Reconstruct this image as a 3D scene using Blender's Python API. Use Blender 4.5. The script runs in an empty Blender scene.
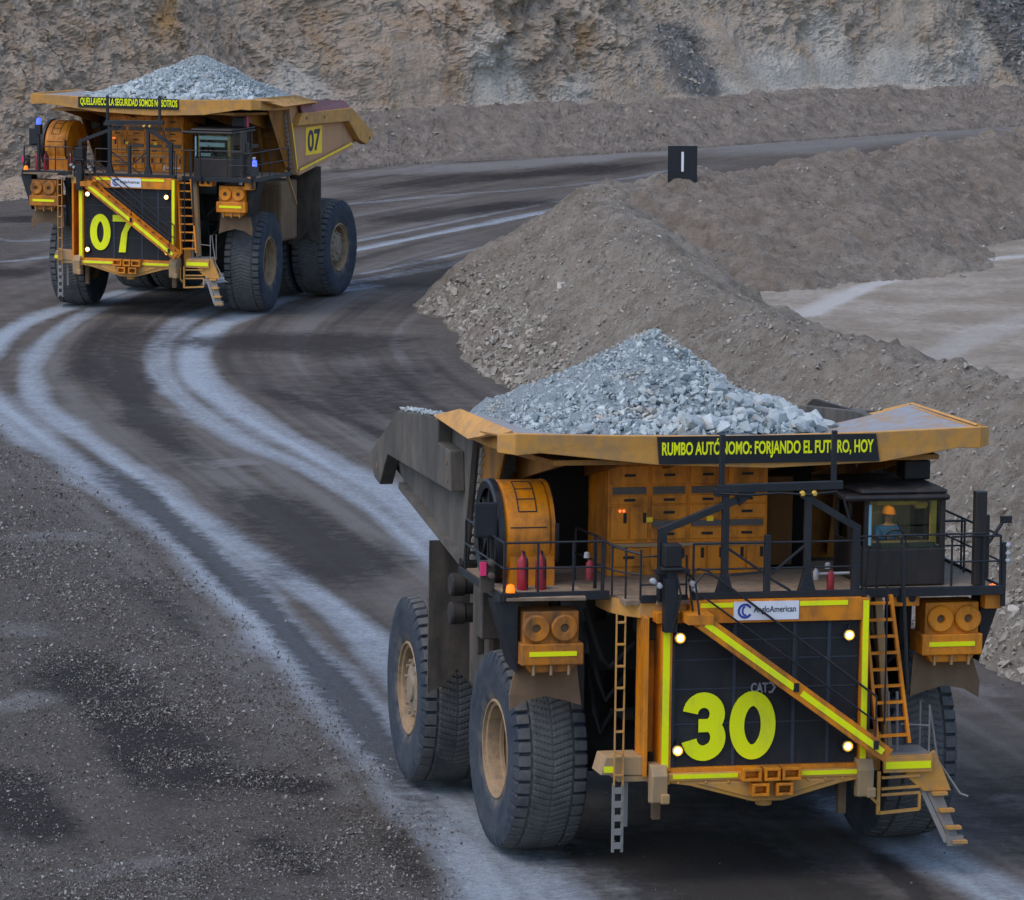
import bpy, bmesh, math, random
import numpy as np
from mathutils import Vector, Matrix
random.seed(7); rng = np.random.default_rng(11)
SC = bpy.context.scene; COL = SC.collection
PI = math.pi

# ------------------------------------------------------------------ helpers
def tag(o, label=None, cat=None, group=None, kind=None):
    if label: o['label'] = label
    if cat: o['category'] = cat
    if group: o['group'] = group
    if kind: o['kind'] = kind
    return o

def thing(name, loc, rz=0, rx=0):
    o = bpy.data.objects.new(name, None); COL.objects.link(o)
    o.empty_display_size = 0.3
    o.location = loc; o.rotation_euler = (rx, 0, rz)
    return o

class MB:
    """collects shapes, then links them as one mesh object"""
    def __init__(s): s.v = []; s.f = []
    def add(s, v, f):
        b = len(s.v); s.v += [tuple(p) for p in v]; s.f += [tuple(i + b for i in q) for q in f]; return s
    def box(s, x0, x1, y0, y1, z0, z1):
        v = [(x, y, z) for x in (x0, x1) for y in (y0, y1) for z in (z0, z1)]
        return s.add(v, [(0,1,3,2),(4,6,7,5),(0,4,5,1),(2,3,7,6),(0,2,6,4),(1,5,7,3)])
    def bar(s, p, q, w, h, up=(0,0,1)):
        p = Vector(p); q = Vector(q); d = (q - p).normalized(); u = Vector(up)
        if abs(d.dot(u)) > .98: u = Vector((1,0,0))
        r = d.cross(u).normalized(); u = r.cross(d).normalized(); v = []
        for c in (p, q):
            for a, b in ((-1,-1),(1,-1),(1,1),(-1,1)): v.append(c + r*a*w/2 + u*b*h/2)
        return s.add(v, [(0,1,2,3),(7,6,5,4),(0,4,5,1),(1,5,6,2),(2,6,7,3),(3,7,4,0)])
    def tube(s, pts, r, n=6):
        pts = [Vector(p) for p in pts]; rings = []; prev = None
        for i, p in enumerate(pts):
            d = (pts[min(i+1, len(pts)-1)] - pts[max(i-1, 0)]).normalized()
            u = Vector((0,0,1)) if abs(d.z) < .9 else Vector((1,0,0))
            if prev is not None:
                u = prev
            a = d.cross(u)
            if a.length < 1e-4: a = d.cross(Vector((0,1,0)))
            a.normalize(); b = a.cross(d).normalized(); prev = b
            rr = r[i] if isinstance(r, (list, tuple)) else r
            rings.append([p + a*math.cos(2*PI*k/n)*rr + b*math.sin(2*PI*k/n)*rr for k in range(n)])
        v = [q for g in rings for q in g]; f = []
        for i in range(len(pts)-1):
            for k in range(n): f.append((i*n+k, i*n+(k+1) % n, (i+1)*n+(k+1) % n, (i+1)*n+k))
        f.append(tuple(range(n-1, -1, -1))); f.append(tuple((len(pts)-1)*n + k for k in range(n)))
        return s.add(v, f)
    def lathe(s, prof, c, axis='y', n=24, sgn=1):
        """prof: (radius, along)"""
        c = Vector(c); v = []; f = []; m = len(prof)
        for k in range(n):
            a = 2*PI*k/n; ca, sa = math.cos(a), math.sin(a)
            for r, t in prof:
                t *= sgn
                v.append(c + Vector({'y': (r*ca, t, r*sa), 'x': (t, r*ca, r*sa), 'z': (r*ca, r*sa, t)}[axis]))
        for k in range(n):
            k2 = (k+1) % n
            for i in range(m-1): f.append((k*m+i, k2*m+i, k2*m+i+1, k*m+i+1))
        return s.add(v, f)
    def cyl(s, c, r, t0, t1, axis='x', n=20):
        return s.lathe([(0.001, t0), (r, t0), (r, t1), (0.001, t1)], c, axis, n)
    def prism(s, poly, d):
        """planar polygon extruded by vector d"""
        d = Vector(d); n = len(poly); v = [Vector(p) for p in poly] + [Vector(p) + d for p in poly]
        f = [tuple(range(n)), tuple(range(2*n-1, n-1, -1))]
        for k in range(n): f.append((k, k+n, (k+1) % n + n, (k+1) % n))
        return s.add(v, f)
    def plate(s, quad, t):
        """quad/polygon given thickness along its normal"""
        q = [Vector(p) for p in quad]; nrm = (q[1]-q[0]).cross(q[2]-q[0]).normalized()
        return s.prism([p - nrm*t/2 for p in q], nrm*t)
    def build(s, name, m, parent=None, smooth=False, bevel=0, loc=None, label=None):
        me = bpy.data.meshes.new(name); me.from_pydata(s.v, [], s.f); me.update()
        bm = bmesh.new(); bm.from_mesh(me); bmesh.ops.recalc_face_normals(bm, faces=bm.faces); bm.to_mesh(me); bm.free()
        me.materials.append(m)
        o = bpy.data.objects.new(name, me); COL.objects.link(o)
        if parent: o.parent = parent
        if loc: o.location = loc
        if smooth:
            me.polygons.foreach_set('use_smooth', [True]*len(me.polygons))
            me.set_sharp_from_angle(angle=math.radians(40))
        if bevel:
            b = o.modifiers.new('Bevel', 'BEVEL'); b.width = bevel; b.segments = 2; b.limit_method = 'ANGLE'; b.angle_limit = math.radians(40)
        if label: o['label'] = label
        return o

# ------------------------------------------------------------------ noise
def _h(i, j, k, s):
    n = (i*374761393 + j*668265263 + k*2147483647 + s*1274126177) & 0xFFFFFFFF
    n = ((n ^ (n >> 13)) * 1274126177) & 0xFFFFFFFF
    n = (n ^ (n >> 16)) & 0xFFFFFFFF
    return n.astype(np.float64) / 4294967295.0
def vnoise(x, y, z, s=0):
    x, y, z = np.broadcast_arrays(np.asarray(x, float), np.asarray(y, float), np.asarray(z, float))
    i = np.floor(x).astype(np.int64); j = np.floor(y).astype(np.int64); k = np.floor(z).astype(np.int64)
    fx, fy, fz = x-i, y-j, z-k
    fx = fx*fx*(3-2*fx); fy = fy*fy*(3-2*fy); fz = fz*fz*(3-2*fz)
    def L(a, b, t): return a + (b-a)*t
    c = [[[_h(i+a, j+b, k+d, s) for d in (0, 1)] for b in (0, 1)] for a in (0, 1)]
    return L(L(L(c[0][0][0], c[1][0][0], fx), L(c[0][1][0], c[1][1][0], fx), fy),
             L(L(c[0][0][1], c[1][0][1], fx), L(c[0][1][1], c[1][1][1], fx), fy), fz)
def fbm(x, y, z=0.0, o=4, s=0, ridge=False):
    t = 0; a = .5; n = 0
    for q in range(o):
        v = vnoise(x*2**q, y*2**q, np.asarray(z)*2**q, s+q)
        if ridge: v = 1-abs(2*v-1)
        t = t + a*v; n += a; a *= .5
    return t/n
def polydist(X, Y, pts):
    """distance to polyline, signed side of the nearest segment, running length"""
    D = np.full(X.shape, 1e9); S = np.zeros(X.shape); T = np.zeros(X.shape); run = 0
    for (x0, y0), (x1, y1) in zip(pts[:-1], pts[1:]):
        dx, dy = x1-x0, y1-y0; L2 = dx*dx+dy*dy; L = math.sqrt(L2)
        t = np.clip(((X-x0)*dx+(Y-y0)*dy)/L2, 0, 1)
        d = np.hypot(X-x0-t*dx, Y-y0-t*dy); m = d < D
        D = np.where(m, d, D); S = np.where(m, np.sign(dx*(Y-y0)-dy*(X-x0)), S); T = np.where(m, run+t*L, T); run += L
    return D, S, T
def smooth_poly(pts, it=3):
    for _ in range(it):
        q = [pts[0]]
        for a, b in zip(pts[:-1], pts[1:]):
            q += [(a[0]*.75+b[0]*.25, a[1]*.75+b[1]*.25), (a[0]*.25+b[0]*.75, a[1]*.25+b[1]*.75)]
        pts = q + [pts[-1]]
    return pts
def sstep(a, b, x):
    t = np.clip((x-a)/(b-a), 0, 1); return t*t*(3-2*t)

def jitter(P, a, seed):
    g = np.random.default_rng(seed); P = P.copy(); P += g.uniform(-a, a, P.shape)*np.array([1, 1, .5]); return P
def grid_obj(name, P, m, attrs={}, kind='structure', smooth=True):
    """P: (n, m, 3) array of points -> one sheet"""
    n, k, _ = P.shape
    me = bpy.data.meshes.new(name); idx = np.arange(n*k).reshape(n, k)
    q = np.stack([idx[:-1, :-1], idx[1:, :-1], idx[1:, 1:], idx[:-1, 1:]], -1).reshape(-1, 4)
    me.vertices.add(n*k); me.vertices.foreach_set('co', P.reshape(-1).astype(np.float32))
    me.loops.add(q.size); me.loops.foreach_set('vertex_index', q.reshape(-1).astype(np.int32))
    me.polygons.add(len(q)); me.polygons.foreach_set('loop_start', np.arange(0, q.size, 4, dtype=np.int32))
    for a, val in attrs.items():
        at = me.attributes.new(a, 'FLOAT', 'POINT'); at.data.foreach_set('value', val.reshape(-1).astype(np.float32))
    me.update(calc_edges=True); me.validate()
    me.polygons.foreach_set('use_smooth', np.full(len(q), smooth, dtype=bool))
    me.materials.append(m)
    o = bpy.data.objects.new(name, me); COL.objects.link(o)
    if kind: o['kind'] = kind
    return o

# ------------------------------------------------------------------ rocks
def rock_templates(n, npts=16, seed=3):
    r = random.Random(seed); out = []
    for _ in range(n):
        bm = bmesh.new(); sx, sy, sz = r.uniform(.8, 1.25), r.uniform(.65, 1.0), r.uniform(.5, .9)
        for i in range(npts):
            while True:
                p = Vector((r.uniform(-1,1), r.uniform(-1,1), r.uniform(-1,1)))
                if .3 < p.length < 1: break
            p = p.normalized()*r.uniform(.8, 1.0); bm.verts.new((p.x*sx, p.y*sy, p.z*sz))
        bmesh.ops.convex_hull(bm, input=bm.verts)
        bmesh.ops.delete(bm, geom=[v for v in bm.verts if not v.link_faces], context='VERTS')
        bmesh.ops.triangulate(bm, faces=bm.faces); bm.verts.index_update()
        out.append((np.array([v.co[:] for v in bm.verts]), np.array([[v.index for v in f.verts] for f in bm.faces])))
        bm.free()
    return out
TPL = rock_templates(14); TPL_S = rock_templates(10, 9, 5); TPL_T = rock_templates(8, 6, 8)
def rand_rot(n, g):
    q = g.normal(size=(n, 4)); q /= np.linalg.norm(q, axis=1)[:, None]; w, x, y, z = q.T
    return np.stack([np.stack([1-2*(y*y+z*z), 2*(x*y-z*w), 2*(x*z+y*w)], -1), np.stack([2*(x*y+z*w), 1-2*(x*x+z*z), 2*(y*z-x*w)], -1),
                     np.stack([2*(x*z-y*w), 2*(y*z+x*w), 1-2*(x*x+y*y)], -1)], 1)
def rocks_mesh(name, pos, size, m, small=True, seed=1):
    g = np.random.default_rng(seed); tp = TPL_T if small == 2 else TPL_S if small else TPL
    pos = np.asarray(pos, float); size = np.asarray(size, float); n = len(pos); R = rand_rot(n, g); kind = g.integers(0, len(tp), n); tint = g.random(n)
    V = []; F = []; A = []; base = 0
    for k, (tv, tf) in enumerate(tp):
        s = np.where(kind == k)[0]
        if not len(s): continue
        v = np.einsum('nij,pj->npi', R[s], tv)*size[s][:, None, None] + pos[s][:, None, :]
        V.append(v.reshape(-1, 3)); F.append((tf[None] + (np.arange(len(s))*len(tv))[:, None, None] + base).reshape(-1, 3))
        A.append(np.repeat(tint[s], len(tv))); base += len(s)*len(tv)
    V = np.concatenate(V); F = np.concatenate(F); A = np.concatenate(A)
    me = bpy.data.meshes.new(name); me.vertices.add(len(V)); me.vertices.foreach_set('co', V.reshape(-1).astype(np.float32))
    me.loops.add(F.size); me.loops.foreach_set('vertex_index', F.reshape(-1).astype(np.int32))
    me.polygons.add(len(F)); me.polygons.foreach_set('loop_start', np.arange(0, F.size, 3, dtype=np.int32))
    at = me.attributes.new('tint', 'FLOAT', 'POINT'); at.data.foreach_set('value', A.astype(np.float32))
    me.update(calc_edges=True); me.validate(); me.materials.append(m)
    me.polygons.foreach_set('use_smooth', np.zeros(len(F), dtype=bool))
    o = bpy.data.objects.new(name, me); COL.objects.link(o); return o

# ------------------------------------------------------------------ materials
class NT:
    def __init__(s, name):
        s.m = bpy.data.materials.new(name); s.m.use_nodes = True; s.t = s.m.node_tree; s.N = s.t.nodes; s.b = s.N['Principled BSDF']
        s.co = s.N.new('ShaderNodeTexCoord').outputs['Object']
    def link(s, a, b): s.t.links.new(a, b)
    def noise(s, scale, detail=4, rough=.6, vec=None, dist=0):
        n = s.N.new('ShaderNodeTexNoise'); n.inputs['Scale'].default_value = scale; n.inputs['Detail'].default_value = detail
        n.inputs['Roughness'].default_value = rough; n.inputs['Distortion'].default_value = dist
        s.link(vec or s.co, n.inputs['Vector']); return n.outputs['Fac']
    def scaled(s, sc, rot=(0,0,0)):
        n = s.N.new('ShaderNodeMapping'); n.inputs['Scale'].default_value = sc; n.inputs['Rotation'].default_value = rot; s.link(s.co, n.inputs['Vector']); return n.outputs['Vector']
    def voro(s, scale, feat='F1', vec=None, out='Distance'):
        n = s.N.new('ShaderNodeTexVoronoi'); n.feature = feat; n.inputs['Scale'].default_value = scale; s.link(vec or s.co, n.inputs['Vector']); return n.outputs[out]
    def attr(s, a):
        n = s.N.new('ShaderNodeAttribute'); n.attribute_name = a; return n.outputs['Fac']
    def ramp(s, f, lo, hi, a=0., b=1.):
        n = s.N.new('ShaderNodeMapRange'); n.clamp = True
        for i, v in zip(('From Min','From Max','To Min','To Max'), (lo, hi, a, b)): n.inputs[i].default_value = v
        s.link(f, n.inputs['Value']); return n.outputs['Result']
    def math(s, op, a, b):
        n = s.N.new('ShaderNodeMath'); n.operation = op
        for i, v in enumerate((a, b)):
            if isinstance(v, (int, float)): n.inputs[i].default_value = v
            else: s.link(v, n.inputs[i])
        return n.outputs[0]
    def mix(s, f, a, b):
        n = s.N.new('ShaderNodeMix'); n.data_type = 'RGBA'
        if isinstance(f, (int, float)): n.inputs[0].default_value = f
        else: s.link(f, n.inputs[0])
        for i, v in ((6, a), (7, b)):
            if isinstance(v, tuple): n.inputs[i].default_value = (*v[:3], 1)
            else: s.link(v, n.inputs[i])
        return n.outputs[2]
    def bump(s, h, strength=.5, dist=.05):
        n = s.N.new('ShaderNodeBump'); n.inputs['Strength'].default_value = strength; n.inputs['Distance'].default_value = dist
        s.link(h, n.inputs['Height']); s.link(n.outputs['Normal'], s.b.inputs['Normal'])
    def done(s, col, rough=.7, metal=0, spec=.5):
        if isinstance(col, tuple): s.b.inputs['Base Color'].default_value = (*col[:3], 1)
        else: s.link(col, s.b.inputs['Base Color'])
        if isinstance(rough, (int, float)): s.b.inputs['Roughness'].default_value = rough
        else: s.link(rough, s.b.inputs['Roughness'])
        s.b.inputs['Metallic'].default_value = metal; s.b.inputs['Specular IOR Level'].default_value = spec
        return s.m

def paint(name, col, dirt=(.16,.12,.08), amount=.35, rough=.5, scale=1.2, streak=True):
    n = NT(name)
    f = n.noise(scale, 6, .65); g = n.noise(scale*3.1, 5, .6, n.scaled((1, 1, .22))) if streak else n.noise(scale*4)
    d = n.ramp(n.math('MULTIPLY', f, g), .26-amount*.16, .36, 0, min(1, amount*1.6))
    sp = n.ramp(n.noise(scale*14, 3, .7), .62, .72, 0, amount*.5)
    c = n.mix(d, col, dirt); c = n.mix(sp, c, tuple(x*.45 for x in dirt))
    n.bump(n.noise(scale*6, 4), .12, .02)
    return n.done(c, n.ramp(d, 0, 1, rough, .9))
M = {}
M['yellow'] = paint('haul_yellow_paint', (.70, .225, .0022), (.14, .062, .016), .42, .45)
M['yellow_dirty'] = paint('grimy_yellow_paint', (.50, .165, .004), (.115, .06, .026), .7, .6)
M['brownpanel'] = paint('shade_darkened_dirty_panel', (.16, .065, .008), (.06, .04, .025), .3, .7)  # panel colour darkened for the shade beside the cabinets, plus dirt
M['brownwall'] = paint('shade_darkened_dirty_steel', (.30, .115, .008), (.10, .06, .03), .4, .65)  # yellow paint darkened for the shade under the canopy, plus dirt
M['yellow_dusty'] = paint('dusty_yellow_paint', (.56, .265, .045), (.36, .21, .09), .5, .6, .8, False)
M['tan'] = paint('dust_covered_paint', (.42, .25, .10), (.27, .20, .13), .75, .75)
M['grey_side'] = paint('grey_dusty_steel', (.055, .050, .044), (.125, .108, .09), .65, .8, .7)
M['side_tan'] = paint('dust_covered_body_side', (.50, .265, .125), (.38, .235, .15), .6, .8, .7)
M['shade_hose_black'] = paint('shade_and_hose_black', (.0025, .0025, .003), (.008, .007, .006), .1, .95)  # near-black painting the deep shade behind the deck; the hoses share it
M['red_worn'] = paint('worn_red_steel', (.22, .05, .06), (.2, .17, .16), .4, .6)
M['navy'] = paint('dark_blue_rail_paint', (.007, .0095, .015), (.035, .033, .032), .2, .5)
M['black'] = paint('black_paint', (.005, .0055, .007), (.03, .026, .023), .2, .6)
M['cabdark'] = paint('dark_cab_panel', (.014, .0115, .012), (.055, .04, .03), .3, .5)
M['grime'] = paint('grimy_chassis', (.013, .012, .011), (.045, .034, .026), .4, .8)
M['flap'] = paint('brown_dusty_rubber', (.145, .088, .048), (.20, .135, .08), .5, .9)
M['flap_grey'] = paint('grey_dusty_rubber', (.045, .039, .033), (.105, .083, .063), .55, .9)
M['deck'] = paint('dusty_deck_plate', (.20, .14, .09), (.30, .22, .15), .6, .85, 1.2, False)
M['steel'] = paint('bare_dusty_steel', (.20, .195, .19), (.27, .22, .17), .45, .6)
M['worn'] = paint('polished_worn_steel', (.23, .235, .26), (.33, .21, .10), .5, .45)
M['rim'] = paint('dusty_tan_rim', (.33, .22, .12), (.20, .14, .09), .55, .7, 2.5)
M['hub'] = paint('pale_dusty_hub', (.27, .215, .15), (.17, .13, .09), .5, .8, 3)
M['tape'] = paint('reflective_yellow_tape', (.85, .90, .0), (.30, .26, .06), .12, .35)
M['yellowtape'] = paint('yellow_stripe_paint', (.95, .62, .01), (.5, .34, .08), .2, .5)
M['white'] = paint('white_sign', (.72, .74, .80), (.4, .37, .33), .12, .5)
M['red'] = paint('red_paint', (.30, .007, .02), (.06, .02, .02), .4, .45)
M['blue'] = paint('blue_mark', (.02, .05, .30), (.1, .1, .2), .1, .5)
M['pink'] = paint('pink_reflector', (.75, .03, .16), (.4, .1, .1), .1, .4)
M['chrome'] = paint('bright_metal', (.36, .38, .40), (.2, .17, .14), .4, .4)
def flat(name, col, rough=.6, spec=.5, metal=0):
    n = NT(name); return n.done(n.mix(n.ramp(n.noise(6, 3), .35, .7), col, tuple(c*.8 for c in col)), rough, metal, spec)
M['ink'] = flat('dark_lettering', (.02, .02, .04))
M['grilleblack'] = paint('radiator_black', (.005, .0065, .010), (.032, .030, .030), .45, .6, 1.4)
M['grilleline'] = flat('radiator_strip', (.028, .036, .055), .5)
M['bannerblack'] = paint('banner_black', (.003, .006, .011), (.025, .024, .026), .2, .6, 1.4)
M['grey_text'] = flat('grey_emblem', (.30, .30, .34), .5)
M['vent'] = flat('dark_vent', (.10, .09, .085), .6)
M['shirt'] = flat('blue_shirt', (.02, .12, .42), .8)
M['skin'] = flat('skin', (.35, .20, .13), .6)
M['orange'] = flat('orange_cloth', (.55, .20, .02), .8)
M['inside'] = flat('cab_interior_trim', (.75, .46, .07), .7)
M['insidegrey'] = flat('cab_interior_grey', (.12, .115, .09), .7)
M['pale_reflection'] = flat('painted_sky_reflection', (.66, .72, .76), .6)  # pale tone painting the sky's reflection on the windshield
def emit(name, col, st):
    n = NT(name); n.b.inputs['Emission Color'].default_value = (*col, 1); n.b.inputs['Emission Strength'].default_value = st; return n.done(tuple(min(1, c) for c in col), .3)
M['lamp'] = emit('lit_headlight', (1, .90, .66), 7)
M['amber'] = emit('lit_amber_marker', (1, .17, .004), .75)
M['lampglow'] = emit('painted_lamp_halo', (1, .46, .04), .26)  # weak emission painting the warm halo around each headlight
M['bluelight'] = emit('lit_blue_beacon', (.05, .10, 1), 1.1)
M['cyan'] = flat('cyan_lamp_strip', (.22, .45, .58), .4)
M['cab_fill'] = emit('cab_fill_glow', (1, .72, .30), 3.0)  # added glow that brightens the cab interior
M['smallred'] = emit('small_red_lamp', (1, .2, .04), .8)
def glass():
    n = NT('window_glass'); N = n.N; tr = N.new('ShaderNodeBsdfTransparent'); tr.inputs[0].default_value = (.86, .93, .90, 1)
    gl = N.new('ShaderNodeBsdfGlossy'); gl.inputs['Roughness'].default_value = .03; fr = N.new('ShaderNodeFresnel'); fr.inputs[0].default_value = 1.5
    mx = N.new('ShaderNodeMixShader'); n.link(n.ramp(fr.outputs[0], 0, 1, .02, 1), mx.inputs[0]); n.link(tr.outputs[0], mx.inputs[1]); n.link(gl.outputs[0], mx.inputs[2])
    n.link(mx.outputs[0], N['Material Output'].inputs['Surface']); return n.m
M['glass'] = glass()
def tyre_mat():
    n = NT('tyre_rubber'); d = n.ramp(n.noise(1.3, 6, .65), .38, .68)
    c = n.mix(d, (.022, .032, .052), (.058, .064, .074))
    c = n.mix(n.ramp(n.noise(9, 4), .55, .75, 0, .5), c, (.11, .10, .09))
    sp = n.N.new('ShaderNodeSeparateXYZ'); n.link(n.co, sp.inputs[0]); rr = n.math('SQRT', n.math('ADD', n.math('MULTIPLY', sp.outputs[0], sp.outputs[0]), n.math('MULTIPLY', sp.outputs[2], sp.outputs[2])), 0)
    tread = n.math('MULTIPLY', n.ramp(n.math('ABSOLUTE', sp.outputs[1], 0), .68, .70, 1, .25), n.ramp(rr, 1.90, 1.945))
    c = n.mix(n.math('MULTIPLY', tread, n.ramp(n.noise(2.2, 6, .7), .3, .7, .25, .85)), c, (.155, .148, .135))
    scuff = n.math('MULTIPLY', n.ramp(rr, 1.05, 1.25, 1, 0), n.ramp(n.noise(3, 5), .4, .65)); c = n.mix(scuff, c, (.14, .12, .10))
    n.bump(n.noise(12, 4), .2, .02); return n.done(c, .85, 0, .3)
M['tyre'] = tyre_mat()
def ore():
    n = NT('pale_ore_rock'); t = n.attr('tint')
    c = n.mix(t, (.22, .265, .285), (.52, .565, .565)); c = n.mix(n.ramp(n.noise(5, 6, .7), .42, .66), c, (.36, .41, .425))
    c = n.mix(n.ramp(n.noise(1.1, 3), .56, .68, 0, .7), c, (.42, .36, .28))
    n.bump(n.noise(14, 6, .7), .6, .03); return n.done(c, .95, 0, .2)
M['ore'] = ore()
def ore_dust():
    n = NT('fine_ore'); v = n.voro(9)
    c = n.mix(n.ramp(n.noise(16, 6, .75), .35, .65), (.17, .205, .225), (.37, .42, .44)); c = n.mix(n.ramp(v, 0, .25, .7, 0), c, (.10, .11, .12))
    n.bump(n.noise(11, 8, .75), .9, .12); return n.done(c, .95, 0, .2)
M['ore_dust'] = ore_dust()
def soil_stones():
    n = NT('berm_stones'); t = n.attr('tint'); c = n.mix(t, (.19, .165, .14), (.38, .345, .295)); c = n.mix(n.ramp(n.noise(4, 5), .45, .65), c, (.28, .25, .21))
    n.bump(n.noise(14, 5), .5, .03); return n.done(c, .95, 0, .2)
M['stones'] = soil_stones()
def gravel_m():
    n = NT('gravel_stones'); t = n.attr('tint'); c = n.mix(n.math('POWER', t, 3.5), (.095, .080, .068), (.38, .365, .345)); return n.done(c, .9, 0, .3)
M['gravel'] = gravel_m()
def boulder_m():
    n = NT('pale_boulder'); c = n.mix(n.noise(3, 6, .7), (.36, .33, .29), (.60, .55, .48)); n.bump(n.noise(6, 7, .7), .7, .08); return n.done(c, .95, 0, .2)
M['boulder'] = boulder_m()

# ------------------------------------------------------------------ ground, road surface
def ground_mat():
    n = NT('haul_road_dirt')
    tr, dk, gv, pl = n.attr('track'), n.attr('dark'), n.attr('gravelly'), n.attr('pale')
    big = n.noise(.16, 5, .6); mid = n.noise(.9, 6, .65); fine = n.noise(7, 8, .72); v = n.voro(8); v2 = n.voro(18)
    c = n.mix(n.ramp(big, .35, .66), (.082, .067, .056), (.130, .110, .094))
    c = n.mix(n.ramp(mid, .40, .68, 0, .75), c, (.165, .147, .130))
    sk = n.attr('streak'); c = n.mix(n.ramp(sk, .02, .20, 0, .75), c, (.19, .178, .17)); c = n.mix(n.ramp(sk, -.02, -.20, 0, .75), c, (.046, .039, .037))
    # loose gravelly shoulder
    gcol = n.mix(n.ramp(v, .08, .36), (.30, .28, .255), (.095, .080, .068)); gcol = n.mix(n.ramp(n.noise(2.2, 5), .42, .62), gcol, (.115, .098, .084))
    c = n.mix(n.math('MULTIPLY', gv, n.ramp(fine, .3, .6, .55, 1)), c, gcol)
    # broken edges on painted-by-tyres tracks
    edge = n.math('ADD', n.math('MULTIPLY', n.math('SUBTRACT', mid, .5), .55), n.math('MULTIPLY', n.math('SUBTRACT', fine, .5), .55))
    def cut(a, lo=.25, hi=.8): return n.ramp(n.math('ADD', a, n.math('MULTIPLY', edge, n.ramp(a, 0, .3, 0, 1))), lo, hi)
    c = n.mix(n.math('MULTIPLY', cut(pl), .75), c, n.mix(fine, (.21, .205, .20), (.30, .29, .285)))
    c = n.mix(n.math('MULTIPLY', cut(tr, .15, 1.0), .92), c, n.mix(n.ramp(fine, .3, .7), (.30, .34, .385), (.47, .525, .585)))  # the sky sheen on the polished tracks is put into this blue
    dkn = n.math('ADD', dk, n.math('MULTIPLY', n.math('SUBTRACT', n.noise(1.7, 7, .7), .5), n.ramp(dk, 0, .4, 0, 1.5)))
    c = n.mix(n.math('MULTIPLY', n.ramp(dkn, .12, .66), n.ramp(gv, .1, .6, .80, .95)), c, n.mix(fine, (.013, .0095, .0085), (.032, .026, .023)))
    c = n.mix(n.math('MULTIPLY', n.ramp(v2, .05, .2, 1, 0), n.ramp(n.noise(1.1, 5), .40, .62, .08, .6)), c, (.27, .255, .235))
    c = n.mix(n.math('MULTIPLY', n.ramp(n.noise(13, 7, .8), .53, .64), n.ramp(gv, 0, .6, .35, .7)), c, (.045, .037, .031))
    h = n.math('ADD', n.math('MULTIPLY', fine, 1.0), n.math('MULTIPLY', n.math('SUBTRACT', 1.0, v), n.math('MULTIPLY', gv, .9)))
    n.bump(n.math('ADD', h, n.math('MULTIPLY', n.noise(30, 5, .7), .4)), 1.0, .12)
    return n.done(c, .92, 0, .25)
TRACKS = [  # (points, half width, strength)
 ([(-9.2,221),(-13,219.5),(-15.3,216.2),(-17.0,211.8),(-18.0,207.2),(-19.1,202.1),(-19.6,195.4),(-19.6,187),(-18.8,179.5),(-17.3,172.8),(-15.9,167.5),(-13.9,160.0),(-12.0,153.9),(-10.6,149.2),(-9.0,142.8),(-7.9,138.1),(-6.0,128.3),(-4.6,121.7),(-3.0,113.3),(-1.7,105.9),(-0.6,100.9),(0.2,96.3),(1.2,88)], .95, 1.0),
 ([(-8,222.5),(-11,219.5),(-13.7,217.1),(-15.6,214.0),(-16.6,208.1),(-17.6,198.8),(-17.7,189.3),(-17.2,181.9),(-16.1,174.0),(-14.7,169.1),(-13.2,163.5),(-11.5,157.1),(-9.4,149.2),(-7.8,142.9),(-6.0,136.6),(-4.6,131.5),(-2.9,123.2),(-1.3,112.7),(0,104),(1,96)], .72, .85),
 ([(-9,214),(-11.2,210.1),(-12.9,204.0),(-13.4,194.7),(-12.9,185.0),(-11.9,178.3),(-10.4,171.8),(-8.3,163.7),(-6.6,159.6),(-4.2,151.2),(-2.4,142.2),(0,130)], .75, .8),
 ([(-6,217),(-9.2,212.3),(-10.4,206.1),(-11.6,200.3),(-12.0,192.7),(-11.5,185.1),(-10.5,178.3),(-8.7,170.8),(-7.1,164.8),(-5.3,158.3),(-3.8,153.3),(-2.3,145.1),(0.2,134.2),(2.5,124),(5,112)], 1.05, 1.0),
 ([(-7.4,233.0),(-5.2,238.3),(-2.5,245.0),(2.3,257.0),(6.5,265.4),(14,275)], .7, .9),
 ([(-8.2,236),(-6,241),(-3.2,248),(1.5,260),(6,270)], .5, .55),
 ([(-7,218),(-5.7,220.3),(-3.6,224.6),(-1.5,230.0),(2.2,239.9),(6.2,250.1)], .75, .95),
 ([(-6.5,222),(-4.2,227.5),(-2.1,233.0),(1.6,243),(5.5,253)], .45, .6),
 ([(-9.2,257.9),(-4.3,264.0),(4.6,273.3),(10.4,286.7)], .8, .45),
 ([(6.7,106.5),(7.7,102.6),(8.7,99.7),(9.7,96.1),(11,91)], .75, .95),
 ([(1.2,101.5),(2.0,98.2),(3.2,94)], .6, .4),
 ([(-27,246),(-23.6,236.0),(-21.0,238.3),(-17,236)], .9, .5), ([(-26,226),(-22.6,226.2),(-20.7,229.2)], .7, .6),
]
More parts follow.
